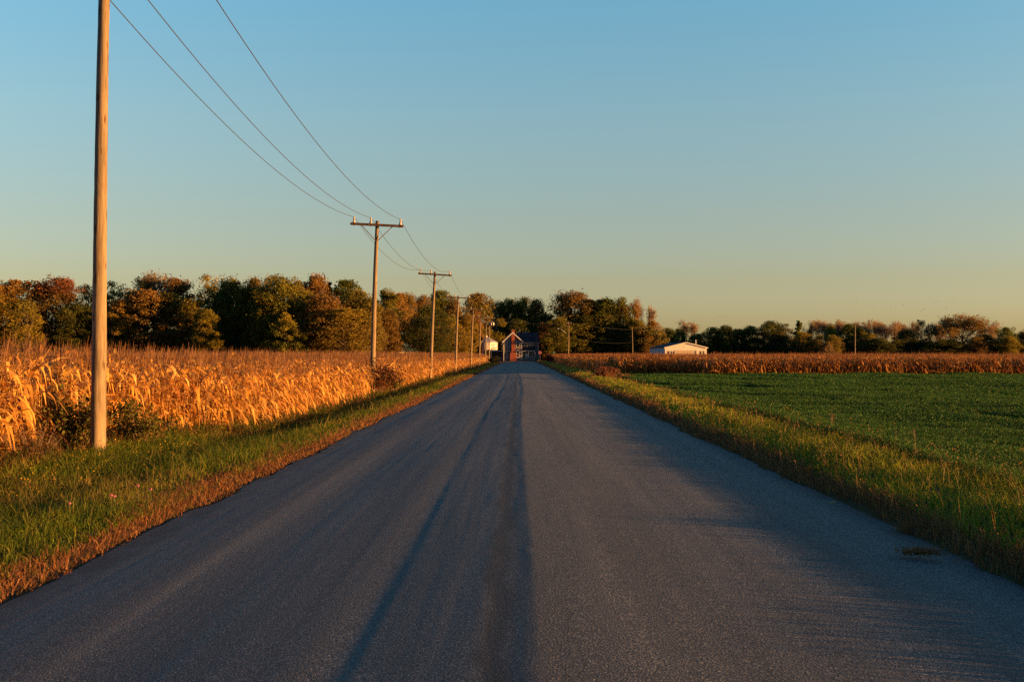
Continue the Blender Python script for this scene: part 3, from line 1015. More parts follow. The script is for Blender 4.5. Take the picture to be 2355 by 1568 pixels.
def leafy_proto(kind, seed):
    """tree of height 1.0 x nominal, built 15 m tall; returns (trunk mesh, crown mesh, height, width)"""
    rg = np.random.default_rng(seed); pr = random.Random(seed)
    H = 15.0
    segs = []; lobes = []
    if kind == 'broad':
        W, base, nl, per, size = 12.0, 0.06, 130, 175, 0.33
        shape = lambda t: (math.sin(PI*min(1, 0.16+t*0.80)))**0.55
    elif kind == 'tall':
        W, base, nl, per, size = 9.0, 0.05, 105, 165, 0.32
        shape = lambda t: (math.sin(PI*min(1, 0.20+t*0.74)))**0.65
    elif kind == 'round':
        W, base, nl, per, size = 13.5, 0.03, 110, 170, 0.33
        shape = lambda t: math.sqrt(max(0.03, 1-(2*t-0.92)**2))
    elif kind == 'thin':
        W, base, nl, per, size = 9.5, 0.22, 64, 80, 0.30
        shape = lambda t: (math.sin(PI*min(1, 0.22+t*0.74)))**0.7
    elif kind == 'cone':
        W, base, nl, per, size = 6.5, 0.03, 46, 80, 0.50
        shape = lambda t: max(0.10, 1.0-t)**0.8
    elif kind == 'bush':
        W, base, nl, per, size = 14.0, -0.02, 60, 150, 0.5
        shape = lambda t: math.sqrt(max(0.05, 1-(1.6*t-0.55)**2))
    for i in range(nl):
        t = (i+0.5)/nl
        t = min(1, max(0, t + rg.normal(0, 0.04)))
        rr = W/2*shape(t)
        a = i*2.39996 + rg.normal(0, 0.4)
        q = math.sqrt(rg.uniform(0.15, 1.0))
        lr = W*(0.125 if kind != 'thin' else 0.105)*rg.uniform(0.55, 1.5)
        if kind == 'cone': lr *= 0.55 + 0.5*(1-t)
        rr = max(0, rr-lr*0.7)*q*(1 + (0.22*math.sin(2*a+seed) + 0.16*math.sin(5*a+seed*1.7) if kind != 'cone' else 0))
        z = H*(base + (1-base)*t) + (H*rg.normal(0, 0.045) + 0.9*math.sin(3*a+seed) if kind not in ('cone', 'bush') else 0)
        z = max(z, H*base*0.5 + lr*0.3)
        z = min(z, H*1.03 - lr*0.55)
        lobes.append((rr*math.cos(a), rr*math.sin(a), z, lr, lr*rg.uniform(0.6, 0.95)))
    P, MX, VL = crown_cards(lobes, per, size, rg)
    # the upper part shows more of the second tint
    hz = P[:, :, 2].mean(1)/H
    MX = np.clip(MX*0.75 + 0.55*np.clip((hz-0.72)/0.2, 0, 1)**1.0 - 0.05, 0, 1)
    top = Vector((0.3, 0.1, H*0.72))
    tr = 0.30 if kind != 'bush' else 0.15
    n = 7
    prev = Vector((0, 0, -0.4))
    for i in range(n):
        t = (i+1)/n
        p = Vector((0.25*math.sin(t*5+seed), 0.2*math.sin(t*4+seed*2), H*0.80*t))
        segs.append((prev, p, tr*(1-0.85*(i/n)), tr*(1-0.85*((i+1)/n))))
        prev = p
    for (cx, cy, cz, rx, rz) in lobes[::2]:
        z0 = min(H*0.55, max(0.6, cz - 0.35*math.hypot(cx, cy) - 1.5))
        s = Vector((0.25*math.sin(z0/(H*0.8)*5+seed), 0.2*math.sin(z0/(H*0.8)*4+seed*2), z0))
        mid = s.lerp(Vector((cx, cy, cz)), 0.55) + Vector((0, 0, -0.25))
        r0 = 0.11*(1-0.6*z0/H)
        segs.append((s, mid, r0, r0*0.6)); segs.append((mid, Vector((cx, cy, cz)), r0*0.6, r0*0.25))
    crown = quad_mesh('crown_'+kind, P, {'mixer': MX, 'val': VL})
    crown.materials.append(M_FOL)
    trunk = limbs_mesh(segs, 'trunk_'+kind)
    trunk.materials.append(M_BARK)
    w = np.percentile(np.abs(P[:, :, 0]), 98)*2
    h = np.percentile(P[:, :, 2], 99.7)
    return trunk, crown, h, w

def bare_proto(seed, leafy=0.6, wide=0.42, stems=5):
    """nearly leafless tree: forked limbs, a haze of twigs, few leaves left"""
    rg = random.Random(seed); ng = np.random.default_rng(seed)
    segs = []
    p = Vector((0, 0, -0.4))
    tips = []
    q = Vector((0.2, 0, 1.6)); segs.append((p, q, 0.30, 0.24))
    for k in range(stems):
        d = Vector((rg.gauss(0, wide*0.75), rg.gauss(0, wide*0.75), 1)).normalized()
        tips += grow(segs, q, d, 3.4, 0.16, 4, rg, wide*0.62, 0.42, (2, 3), 0.80)
    P = []
    for t in tips:
        for k in range(5):
            d = Vector((rg.gauss(0, 0.6), rg.gauss(0, 0.6), rg.gauss(0.5, 0.5))).normalized()
            e = t + d*rg.uniform(0.5, 1.3)
            s = d.cross(Vector((rg.gauss(0, 1), rg.gauss(0, 1), rg.gauss(0, 1)))).normalized()*0.035
            P.append([t-s, t+s, e+s*0.4, e-s*0.4])
    Q = np.array([[list(v) for v in q] for q in P])
    T = np.array([list(t) for t in tips])
    n = int(len(T)*leafy*7)
    c = T[ng.integers(0, len(T), n)] + ng.normal(0, 0.55, (n, 3))
    C = leafcards(c, ng.normal(size=(n, 3)), 0.40*ng.uniform(0.5, 1.3, n), 0.7)
    P2 = np.concatenate([Q, C])
    crown = quad_mesh('crown_bare', P2, {'mixer': ng.random(len(P2))*0.8, 'val': ng.uniform(0.75, 1.25, len(P2))})
    crown.materials.append(M_FOL)
    trunk = limbs_mesh(segs, 'trunk_bare', 4)
    trunk.materials.append(M_TWIG)
    return trunk, crown, np.percentile(P2[:, :, 2], 99.5), np.percentile(np.abs(P2[:, :, 0]), 97)*2

PROTO = {
    'broad': [leafy_proto('broad', 101), leafy_proto('broad', 102), leafy_proto('broad', 103)],
    'tall': [leafy_proto('tall', 111), leafy_proto('tall', 112), leafy_proto('tall', 113)],
    'round': [leafy_proto('round', 121), leafy_proto('round', 122)],
    'thin': [leafy_proto('thin', 131), leafy_proto('thin', 132)],
    'cone': [leafy_proto('cone', 141)],
    'bush': [leafy_proto('bush', 151), leafy_proto('bush', 152)],
    'bare': [bare_proto(161), bare_proto(162, 0.9), bare_proto(163, 0.4, 0.36)],
    'bigbare': [bare_proto(164, 1.6, 0.62, 7)],
    'tallbare': [bare_proto(165, 0.8, 0.34, 4)],
}
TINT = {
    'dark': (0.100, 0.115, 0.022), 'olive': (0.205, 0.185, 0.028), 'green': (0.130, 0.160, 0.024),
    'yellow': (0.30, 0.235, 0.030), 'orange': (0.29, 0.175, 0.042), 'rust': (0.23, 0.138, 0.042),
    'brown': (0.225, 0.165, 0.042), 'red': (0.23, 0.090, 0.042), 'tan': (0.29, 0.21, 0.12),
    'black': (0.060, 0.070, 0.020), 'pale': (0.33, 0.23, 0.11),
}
_count = {}
def tree(x, top, wpx, Y, kind, t1, t2, label, group=None, zbase=-0.15):
    """x, top, wpx: where the crown stands in the photo, turned into metres at distance Y"""
    k = _count.get(kind, 0); _count[kind] = k+1
    trunk, crown, h, w = PROTO[kind][k % len(PROTO[kind])]
    X = px(x, Y)
    H = pz(top, Y) - zbase
    sx = wpx*(1.22 if kind in ('broad', 'tall', 'thin') else 1.05)*Y/F/w
    sz = H/h
    cat = 'bush' if kind == 'bush' else 'tree'
    root = empty('bush' if kind == 'bush' else 'tree', (X, Y, zbase), (0, 0, (k*1.7+x*0.013) % (2*PI)))
    root.scale = (sx, sx, sz)
    a = link('trunk', trunk, None, root)
    c = link('crown', crown, None, root)
    c['tint_main'] = TINT[t1]
    c['tint_second'] = TINT[t2]
    tag(root, label, cat, group)
    return root

GL = 'trees of the woods left of the road'
GM = 'trees around and behind the house'
GR = 'trees of the far wood line on the right'
LEFT = [
 (-25, 655, 90, 232, 'tall', 'olive', 'orange', 'olive and orange tree cut by the left picture edge'),
 (28, 645, 95, 236, 'tall', 'green', 'orange', 'green tree with three orange tufts on top at the far left'),
 (62, 690, 60, 226, 'thin', 'yellow', 'olive', 'yellowish leafy tree between orange topped tree and grey pole'),
 (125, 639, 120, 240, 'broad', 'dark', 'red', 'dark tree with a crimson top left of the nearest pole'),
 (196, 655, 70, 248, 'thin', 'olive', 'brown', 'thin topped olive tree just left of the nearest pole'),
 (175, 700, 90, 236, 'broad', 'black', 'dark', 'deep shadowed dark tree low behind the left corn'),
 (262, 648, 70, 252, 'thin', 'brown', 'olive', 'small brown crowned tree just right of the nearest pole'),
 (272, 690, 75, 238, 'tall', 'yellow', 'orange', 'golden yellow leafy tree right of the nearest pole'),
 (325, 641, 66, 246, 'thin', 'olive', 'dark', 'wispy dark topped tree left of the twiggy grey crown'),
 (338, 668, 90, 240, 'tall', 'brown', 'orange', 'orange brown tree under the wispy dark top'),
 (371, 627, 96, 250, 'bare', 'brown', 'tan', 'highest grey twiggy nearly leafless crown above the left woods'),
 (412, 642, 72, 247, 'tall', 'brown', 'rust', 'russet tree right beside the grey twiggy crown'),
 (440, 690, 80, 238, 'tall', 'brown', 'olive', 'dull brown tree in front below the russet one'),
 (480, 633, 66, 252, 'thin', 'olive', 'yellow', 'airy pale olive crown rising over the woods'),
 (472, 712, 50, 232, 'tall', 'yellow', 'olive', 'narrow yellow green tree low before the airy crown'),
 (527, 640, 84, 244, 'broad', 'dark', 'olive', 'dark green tree with olive dome right of the airy crown'),
 (585, 640, 76, 246, 'broad', 'dark', 'brown', 'dark green tree with orange brown cap in the left woods'),
 (640, 636, 112, 240, 'broad', 'green', 'olive', 'widest dark green tree in the middle of the left woods'),
 (682, 648, 62, 254, 'tall', 'orange', 'rust', 'lower orange tree beside the widest dark green tree'),
 (727, 633, 74, 256, 'tall', 'rust', 'orange', 'brightest orange high tree top of the left woods'),
 (755, 650, 40, 258, 'cone', 'dark', 'green', 'small pointed dark tree right of the bright orange top'),
 (794, 645, 66, 258, 'tall', 'dark', 'green', 'pine like dark green tree top left of the second pole'),
 (742, 678, 120, 238, 'broad', 'brown', 'rust', 'large rounded orange brown tree in front of orange tops'),
 (655, 722, 80, 230, 'bush', 'green', 'yellow', 'yellow green leafy growth low in the left woods'),
 (820, 668, 84, 248, 'broad', 'brown', 'olive', 'broad olive brown tree immediately left of the second pole'),
 (790, 710, 90, 234, 'tall', 'brown', 'yellow', 'yellowish brown tree low left of the second pole'),
 (889, 667, 60, 272, 'tall', 'dark', 'olive', 'dark green topped tree right of the second pole'),
 (880, 710, 62, 262, 'tall', 'rust', 'brown', 'reddish brown tree behind the teal shed'),
 (912, 675, 52, 292, 'tall', 'brown', 'orange', 'brownish tree between the second pole and round tree'),
 (937, 676, 52, 300, 'tall', 'orange', 'brown', 'orange brown tree top above the round dark tree'),
 (972, 681, 56, 305, 'broad', 'brown', 'orange', 'soft orange tree behind the third pole top'),
 (1012, 669, 54, 312, 'tall', 'olive', 'green', 'olive green tree right of the third pole'),
 (1044, 688, 50, 305, 'broad', 'orange', 'brown', 'dull orange tree behind the fourth pole'),
 (1030, 726, 70, 292, 'tall', 'brown', 'yellow', 'tan orange tree low between third and fourth poles'),
 (303, 668, 66, 243, 'tall', 'olive', 'brown', 'olive brown tree right behind the golden yellow leafy tree'),
 (392, 676, 62, 241, 'tall', 'brown', 'olive', 'dim brown tree low between grey twiggy crown and russet tree'),
 (503, 668, 62, 242, 'broad', 'olive', 'green', 'olive tree low right of the airy pale crown'),
 (556, 664, 60, 241, 'tall', 'green', 'olive', 'green tree between olive domed tree and orange brown cap'),
 (607, 662, 62, 238, 'broad', 'olive', 'yellow', 'yellow olive tree left of the widest dark green tree'),
 (702, 668, 62, 244, 'tall', 'brown', 'olive', 'olive brown tree below the lower orange tree'),
 (850, 688, 60, 246, 'tall', 'brown', 'olive', 'brown tree whose edge the second pole crosses'),
 (225, 676, 60, 242, 'tall', 'dark', 'olive', 'dim olive tree hidden behind the nearest pole'),
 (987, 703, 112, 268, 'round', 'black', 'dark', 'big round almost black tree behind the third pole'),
]
MIDDLE = [
 (1073, 722, 46, 300, 'tall', 'yellow', 'brown', 'yellow brown tree right behind the fifth pole'),
 (1098, 676, 64, 330, 'tall', 'olive', 'brown', 'tallest olive brown tree right of the fourth pole'),
 (1090, 712, 34, 318, 'tall', 'orange', 'rust', 'narrow orange tree above the grain bin'),
 (1127, 690, 40, 345, 'thin', 'pale', 'brown', 'pale pinkish thin tree right of the tallest olive brown tree'),
 (1148, 694, 56, 350, 'broad', 'dark', 'olive', 'dark tree with thin top above the corner pole'),
 (1178, 689, 56, 352, 'broad', 'dark', 'olive', 'dark green tree straight above the house chimney'),
 (1206, 685, 52, 350, 'broad', 'green', 'yellow', 'yellow olive lit tree above the house right wing'),
 (1234, 690, 50, 346, 'tall', 'olive', 'orange', 'olive tree with orange tip left of the tall russet tree'),
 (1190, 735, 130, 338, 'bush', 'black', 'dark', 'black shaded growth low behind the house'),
 (1149, 768, 30, 336, 'tall', 'brown', 'orange', 'small rust tree between grain bin and house'),
 (1250, 742, 38, 336, 'tall', 'rust', 'orange', 'narrow flame orange tree right of the house roof'),
 (1262, 770, 40, 332, 'bush', 'orange', 'yellow', 'glowing orange bush right of the house wall'),
 (1316, 672, 122, 344, 'broad', 'dark', 'rust', 'highest dark tree with russet dome right of the house'),
 (1285, 730, 56, 308.8, 'tall', 'dark', 'olive', 'dark lower tree left of the street lamp pole'),
 (1340, 726, 76, 339, 'tall', 'olive', 'dark', 'olive dark tree low behind the street lamp pole'),
 (1358, 690, 66, 342, 'tall', 'brown', 'rust', 'russet tree beside the highest dark domed tree'),
 (1396, 687, 92, 342, 'broad', 'dark', 'green', 'left half of the wide dark green pair of trees'),
 (1428, 692, 76, 341, 'round', 'dark', 'brown', 'dark green tree touching the pale bare limbed tree'),
 (1474, 688, 62, 340, 'tallbare', 'pale', 'orange', 'tall pale tree with bare limbs and few orange leaves'),
 (1462, 735, 60, 336, 'tall', 'brown', 'olive', 'brown leafy tree below the pale bare limbs'),
 (1502, 738, 56, 340, 'round', 'olive', 'orange', 'round olive and orange tree ending the grove right'),
 (1490, 772, 60, 332, 'bush', 'brown', 'orange', 'low brown orange bush left of the white garage'),
]
RIGHT = [
 (1535, 755, 44, 440, 'broad', 'dark', 'green', 'dark green tree left behind the white garage'),
 (1562, 756, 40, 445, 'broad', 'dark', 'olive', 'dark green tree touching the lone pale bare crown'),
 (1585, 737, 42, 470, 'bare', 'tan', 'pale', 'lone pale bare crown rising behind the white garage'),
 (1602, 768, 40, 440, 'broad', 'dark', 'green', 'low dark tree right under the lone pale crown'),
 (1640, 753, 48, 440, 'broad', 'dark', 'green', 'dark green tree right of the white garage roof'),
 (1668, 749, 48, 438, 'broad', 'dark', 'olive', 'taller dark green tree right of the white garage'),
 (1697, 757, 40, 442, 'tall', 'dark', 'olive', 'small dark tree in the dip of the right wood line'),
 (1724, 750, 48, 440, 'broad', 'dark', 'green', 'dark green tree left of the tall black green one'),
 (1773, 739, 62, 436, 'broad', 'black', 'dark', 'tall blackish green tree in the right wood line'),
 (1801, 745, 44, 438, 'thin', 'olive', 'brown', 'wispy olive tree between blackish tree and pointed evergreen'),
 (1800, 770, 50, 432, 'broad', 'dark', 'brown', 'dull low tree under the wispy olive one'),
 (1837, 738, 34, 436, 'cone', 'dark', 'green', 'single pointed evergreen in the right wood line'),
 (1845, 765, 40, 428, 'broad', 'brown', 'yellow', 'low ochre tree in front of the pointed evergreen'),
 (1861, 756, 22, 440, 'round', 'red', 'orange', 'small scarlet tree right of the pointed evergreen'),
 (1884, 771, 46, 426, 'round', 'brown', 'olive', 'rounded greyish tan tree right below the scarlet one'),
 (1916, 771, 48, 425, 'round', 'brown', 'olive', 'rounded tan tree left of the lone field pole'),
 (1902, 787, 36, 420, 'bush', 'tan', 'brown', 'lowest pale tan bush before the two rounded trees'),
 (1911, 749, 32, 440, 'broad', 'olive', 'yellow', 'yellow leaved tree left of the lone field pole'),
 (1952, 745, 42, 436, 'broad', 'dark', 'green', 'dark green tree right behind the lone field pole'),
 (1977, 754, 34, 436, 'broad', 'olive', 'yellow', 'yellow tree just right of the lone field pole'),
 (1996, 768, 40, 430, 'tall', 'brown', 'olive', 'brown olive tree right of the yellow ones'),
 (2023, 778, 52, 426, 'broad', 'black', 'dark', 'dark shaded bushy tree under bare tan crowns'),
 (2084, 760, 56, 434, 'broad', 'dark', 'black', 'dark tree group middle between field pole and big tan tree'),
 (2060, 782, 60, 428, 'bush', 'black', 'dark', 'low black growth left of the dark tree group'),
 (2116, 736, 34, 440, 'thin', 'rust', 'brown', 'rusty thin pointed tree left of the big tan tree'),
 (2135, 748, 40, 436, 'thin', 'rust', 'tan', 'rust pink thin tree beside the gap with sky'),
 (2130, 785, 70, 428, 'bush', 'black', 'dark', 'low dark growth below the gap with sky'),
 (2208, 724, 122, 436, 'bigbare', 'brown', 'orange', 'biggest rounded tan brown tree on the far right'),
 (2212, 742, 100, 440, 'thin', 'brown', 'tan', 'thin brown leaved tree inside the biggest tan one'),
 (2180, 782, 70, 428, 'broad', 'black', 'dark', 'dark shaded tree low left below the biggest tan tree'),
 (2242, 775, 50, 426, 'round', 'rust', 'brown', 'rounded rust tree low right below the biggest tan tree'),
 (2262, 770, 50, 432, 'broad', 'black', 'dark', 'dark tree between rust rounded tree and right dome'),
 (2310, 753, 60, 430, 'round', 'dark', 'green', 'dark green domed tree near the right picture edge'),
 (2318, 775, 40, 424, 'broad', 'olive', 'yellow', 'yellowish low tree before the right dark dome'),
 (2352, 764, 50, 434, 'broad', 'dark', 'black', 'dark tree cut by the right picture edge'),
 (2375, 750, 60, 438, 'thin', 'brown', 'olive', 'thin twiggy tree at the right picture edge'),
]
BARE_ROW = [(1866, 737), (1889, 736), (1908, 739), (1925, 735), (1943, 741), (1982, 736), (2008, 739), (2026, 739), (2040, 742), (2058, 739), (2074, 744), (2090, 741), (2152, 744), (2168, 746), (2267, 740), (2282, 747)]
for row, grp in ((LEFT, GL), (MIDDLE, GM), (RIGHT, GR)):
    for t in row:
        tree(*t, group=grp)
for i, (x, top) in enumerate(BARE_ROW):
    tree(x, top, 34 + 6*(i % 3), 452 + 5*(i % 4), 'bare', 'tan' if i % 3 else 'brown', 'pale' if i % 2 else 'tan',
         'slender nearly leafless tan tree in the row above the right wood line', 'slender bare trees above the right wood line')

def understory(x0, x1, y0, y1, h0, h1, n, size, pal, label):
    """dense mass of leaves under and behind the first trees"""
    xs = rng.uniform(x0, x1, n)
    ys = np.interp(xs, [x0, x1], [y0, y1]) + rng.uniform(0, 10, n)
    hh = np.interp(xs, [x0, x1], [h0, h1])*(0.8+0.25*vnoise1(xs*0.13, 91)+0.12*vnoise1(xs*0.5, 92))
    zs = rng.random(n)**0.8*hh
    c = np.stack([xs, ys, zs], -1)
    P = leafcards(c, rng.normal(size=(n, 3))+np.array([0.1, -0.5, 0.2]), size*rng.uniform(0.6, 1.4, n), 0.75)
    o = link('woodland_understory', quad_mesh('woodland_understory', P, {'col': pick(pal, n)}), M_BUSH)
    tag(o, label, 'undergrowth', kind='stuff')
DK = [(3, (0.090, 0.100, 0.020)), (2, (0.14, 0.125, 0.022)), (1, (0.20, 0.14, 0.030))]
understory(-128, -22, 242, 300, 10.5, 8.5, 46000, 0.62, DK, 'dark tangled undergrowth filling the left woods')
understory(-20, 46, 356, 330, 12.0, 9.5, 20000, 0.7, DK, 'dark undergrowth in the grove behind the house')
understory(50, 225, 455, 450, 6.8, 7.0, 26000, 0.8, DK, 'dark undergrowth along the right wood line')

# ------------------------------------------------------------------ farm house
def siding(name, c, pitch=0.16):
    m, nt, out = new_mat(name)
    b = N(nt, 'ShaderNodeBsdfPrincipled')
    b.inputs['Roughness'].default_value = 0.7
    sp = N(nt, 'ShaderNodeSeparateXYZ')
    L(nt, objcoord(nt), sp.inputs[0])
    fr = math_node(nt, 'FRACT', math_node(nt, 'DIVIDE', sp.outputs['Z'], pitch))
    f = noise(nt, objcoord(nt), 1.5, 4)
    cc = ramp(nt, f, [(0.3, tuple(x*0.88 for x in c)), (0.7, tuple(x*1.1 for x in c))])
    L(nt, cc, b.inputs['Base Color'])
    bp = N(nt, 'ShaderNodeBump')
    bp.inputs['Distance'].default_value = 0.02
    bp.invert = True
    L(nt, fr, bp.inputs['Height'])
    L(nt, bp.outputs[0], b.inputs['Normal'])
    L(nt, b.outputs[0], out.inputs[0])
    return m

def brick_mat():
    m, nt, out = new_mat('red_brick')
    b = N(nt, 'ShaderNodeBsdfPrincipled')
    b.inputs['Roughness'].default_value = 0.85
    br = N(nt, 'ShaderNodeTexBrick')
    br.inputs['Scale'].default_value = 4.0
    br.inputs['Color1'].default_value = (0.33, 0.070, 0.035, 1)
    br.inputs['Color2'].default_value = (0.25, 0.050, 0.028, 1)
    br.inputs['Mortar'].default_value = (0.32, 0.22, 0.17, 1)
    br.inputs['Mortar Size'].default_value = 0.012
    tc = N(nt, 'ShaderNodeTexCoord')
    mp = N(nt, 'ShaderNodeMapping')
    mp.inputs['Rotation'].default_value = (R(90), 0, 0)
    L(nt, tc.outputs['Object'], mp.inputs['Vector'])
    L(nt, mp.outputs[0], br.inputs['Vector'])
    L(nt, br.outputs['Color'], b.inputs['Base Color'])
    L(nt, b.outputs[0], out.inputs[0])
    return m

M_SIDING = siding('taupe_siding', (0.20, 0.185, 0.17))
M_WHITE = plain('white_paint', (0.72, 0.71, 0.68), 0.55, 0.06, 3)
M_ROOF = plain('dark_shingle', (0.035, 0.036, 0.042), 0.9, 0.3, 9, bump=0.02)
M_BRICK = brick_mat()
def glass():
    m, nt, out = new_mat('window_glass')
    b = N(nt, 'ShaderNodeBsdfPrincipled')
    b.inputs['Base Color'].default_value = (0.03, 0.035, 0.04, 1)
    b.inputs['Roughness'].default_value = 0.06
    b.inputs['Specular IOR Level'].default_value = 0.8
    L(nt, b.outputs[0], out.inputs[0])
    return m
M_GLASS = glass()

def window(parent, x0, x1, z0, z1, y, fw=0.10, sash=True):
    """frame proud of a wall whose outer face is at y (facing -y), with sill and panes"""
    f = MB()
    f.box(x0-fw, x0, y-0.05, y-0.002, z0-fw, z1+fw); f.box(x1, x1+fw, y-0.05, y-0.002, z0-fw, z1+fw)
    f.box(x0, x1, y-0.05, y-0.002, z1, z1+fw); f.box(x0, x1, y-0.05, y-0.002, z0-fw, z0)
    if sash:
        zm = (z0+z1)/2
        f.box(x0, x1, y-0.04, y-0.003, zm-0.03, zm+0.03)
    fo = f.build('window', M_WHITE, parent)
    g = MB(); g.box(x0, x1, y-0.02, y-0.004, z0, (z0+z1)/2-0.03) if sash else g.box(x0, x1, y-0.02, y-0.004, z0, z1)
    if sash: g.box(x0, x1, y-0.028, y-0.006, (z0+z1)/2+0.03, z1)
    g.build('pane', M_GLASS, fo)
    s = MB(); s.box(x0-fw-0.04, x1+fw+0.04, y-0.10, y-0.052, z0-fw-0.05, z0-fw+0.01)
    s.build('sill', M_WHITE, fo)
    return fo

def build_house():
    Y = 306.0
    root = empty('farm_house', (0, Y, -0.12), (0, 0, R(4)))
    gx0, gx1 = -4.45, 0.80          # the gable wing that faces down the road
    ez, rz = 5.65, 8.05             # eaves and ridge
    gm = (gx0+gx1)/2
    w = MB()
    w.prism([(gx0, 0), (gx1, 0), (gx1, ez), (gm, rz-0.10), (gx0, ez)], 0, 9.0)
    w.build('gable_wall', M_SIDING, root)
    w = MB()
    w.prismx([(3.2, 0), (9.2, 0), (9.2, ez), (6.2, rz-0.15), (3.2, ez)], gx1+0.002, 5.75)
    w.build('wing_wall', M_SIDING, root)
    # roofs
    r = MB()
    for s in (-1, 1):
        x_e = gx0-0.35 if s < 0 else gx1+0.35
        k = (rz-ez)/((gx1-gx0)/2)
        z_e = ez - 0.35*k
        r.prism([(gm, rz+0.02), (gm, rz+0.16), (x_e, z_e+0.16), (x_e, z_e+0.02)][::s], -0.40, 9.3)
    roof = r.build('roof', M_ROOF, root)
    r = MB()
    k = (rz-ez)/3.0
    r.prismx([(6.2, rz-0.02), (6.2, rz+0.13), (2.75, ez-0.45*k+0.15), (2.75, ez-0.45*k)], gx1-1.0, 6.05)
    r.prismx([(6.2, rz-0.02), (9.65, ez-0.45*k), (9.65, ez-0.45*k+0.15), (6.2, rz+0.13)], gx1-1.0, 6.05)
    wing_roof = r.build('roof', M_ROOF, root)
    for (vx, vy) in ((0.2, 5.0), (2.2, 5.2)):
        v = MB(); v.lathe([(0.07, 0), (0.07, 0.95), (0.0, 0.96)], 8, Matrix.Translation((vx, vy, rz-0.2)))
        v.build('vent_pipe', M_WHITE, wing_roof)
    # white rake boards and corner boards
    t = MB()
    kk = (rz-ez)/((gx1-gx0)/2)
    for s in (-1, 1):
        x_e = gx0-0.36 if s < 0 else gx1+0.36
        z_e = ez-0.36*kk
        t.prism([(gm, rz+0.165), (gm, rz-0.22), (x_e, z_e-0.22), (x_e, z_e+0.165)][::s], -0.46, -0.405)
    t.box(gx0-0.40, gx0-0.05, -0.40, -0.06, ez-0.40, ez-0.10); t.box(gx1+0.05, gx1+0.40, -0.40, -0.06, ez-0.40, ez-0.10)
    t.build('rake_board', M_WHITE, root)
    for x in (gx0, gx1-0.14):
        t = MB(); t.box(x-0.01, x+0.15, -0.035, -0.003, 0.05, ez-0.1); t.build('corner_board', M_WHITE, root)
    t = MB(); t.box(5.60, 5.775, 3.16, 3.197, 0.05, ez-0.2); t.build('corner_board', M_WHITE, root)
    t = MB(); t.box(gx1+0.4, 6.05, 2.68, 2.745, ez-0.60*k+0.02, ez-0.45*k+0.02); t.build('gutter', M_WHITE, root)
    # chimney: a broad foot that steps in, then the shaft past the ridge
    c = MB()
    c.prism([(-2.60, 0), (-0.78, 0), (-0.78, 1.9), (-1.25, 2.75), (-1.25, 8.72), (-2.18, 8.72), (-2.18, 2.75), (-2.60, 1.9)], -0.42, -0.004)
    ch = c.build('chimney', M_BRICK, root)
    c = MB(); c.box(-2.25, -1.18, -0.49, 0.07, 8.724, 8.84); c.build('chimney_cap', M_BRICK, ch)
    # windows of the gable wall
    window(root, -3.35, -2.65, 3.95, 5.35, 0)
    window(root, -0.75, -0.05, 3.95, 5.35, 0)
    window(root, -3.35, -2.65, 1.15, 2.75, 0)
    window(root, -0.72, -0.02, 1.10, 2.75, 0)
    # wing windows
    window(root, 2.55, 3.35, 4.00, 5.10, 3.2)
    window(root, 1.15, 1.65, 4.40, 5.10, 3.2, sash=False)
    # right porch
    p = MB(); p.prismx([(1.3, 2.95), (1.3, 3.07), (3.2, 4.12), (3.2, 4.0)], gx1+0.15, 4.75)
    p.build('porch_roof', M_ROOF, root)
    p = MB(); p.box(gx1+0.15, 4.7, 1.40, 1.52, 2.72, 2.94); p.build('porch_beam', M_WHITE, root)
    for x in (1.0, 2.7, 4.55):
        p = MB(); p.box(x, x+0.13, 1.40, 1.53, 0.98, 2.718); p.build('porch_post', M_WHITE, root)
    p = MB(); p.box(gx1+0.06, 4.72, 1.38, 1.55, 0.0, 0.975); p.build('porch_wall', M_SIDING, root)
    d = MB(); d.box(1.95, 2.85, 3.13, 3.197, 0.35, 2.45); dr = d.build('door', M_WHITE, root)
    h = MB(); h.lathe([(0.0, 0), (0.04, 0.01), (0.045, 0.04), (0.0, 0.06)], 8, Matrix.Translation((2.72, 3.13, 1.35)) @ Matrix.Rotation(R(90), 4, 'X')); h.build('handle', M_STEEL, dr)
    window(root, 3.35, 4.15, 1.3, 2.4, 3.2)
    # left porch: low roof, one white post, half wall
    p = MB(); p.prism([(-9.0, 3.0), (-9.0, 3.12), (gx0-0.02, 4.35), (gx0-0.02, 4.2)], 1.0, 6.5)
    p.build('porch_roof', M_ROOF, root)
    p = MB(); p.box(-8.7, gx0-0.02, 1.15, 1.27, 2.74, 2.96); p.build('porch_beam', M_WHITE, root)
    for x in (-7.9,):
        p = MB(); p.box(x, x+0.16, 1.14, 1.28, 0.0, 2.738); p.build('porch_post', M_WHITE, root)
    p = MB(); p.box(-7.7, gx0-0.05, 1.16, 1.27, 0.0, 1.2); p.box(-8.0, gx0-0.05, 6.2, 6.4, 0, 3.2); p.build('porch_wall', M_SIDING, root)
    tag(root, 'two storey taupe farm house with white gable and red brick chimney', 'house')

build_house()

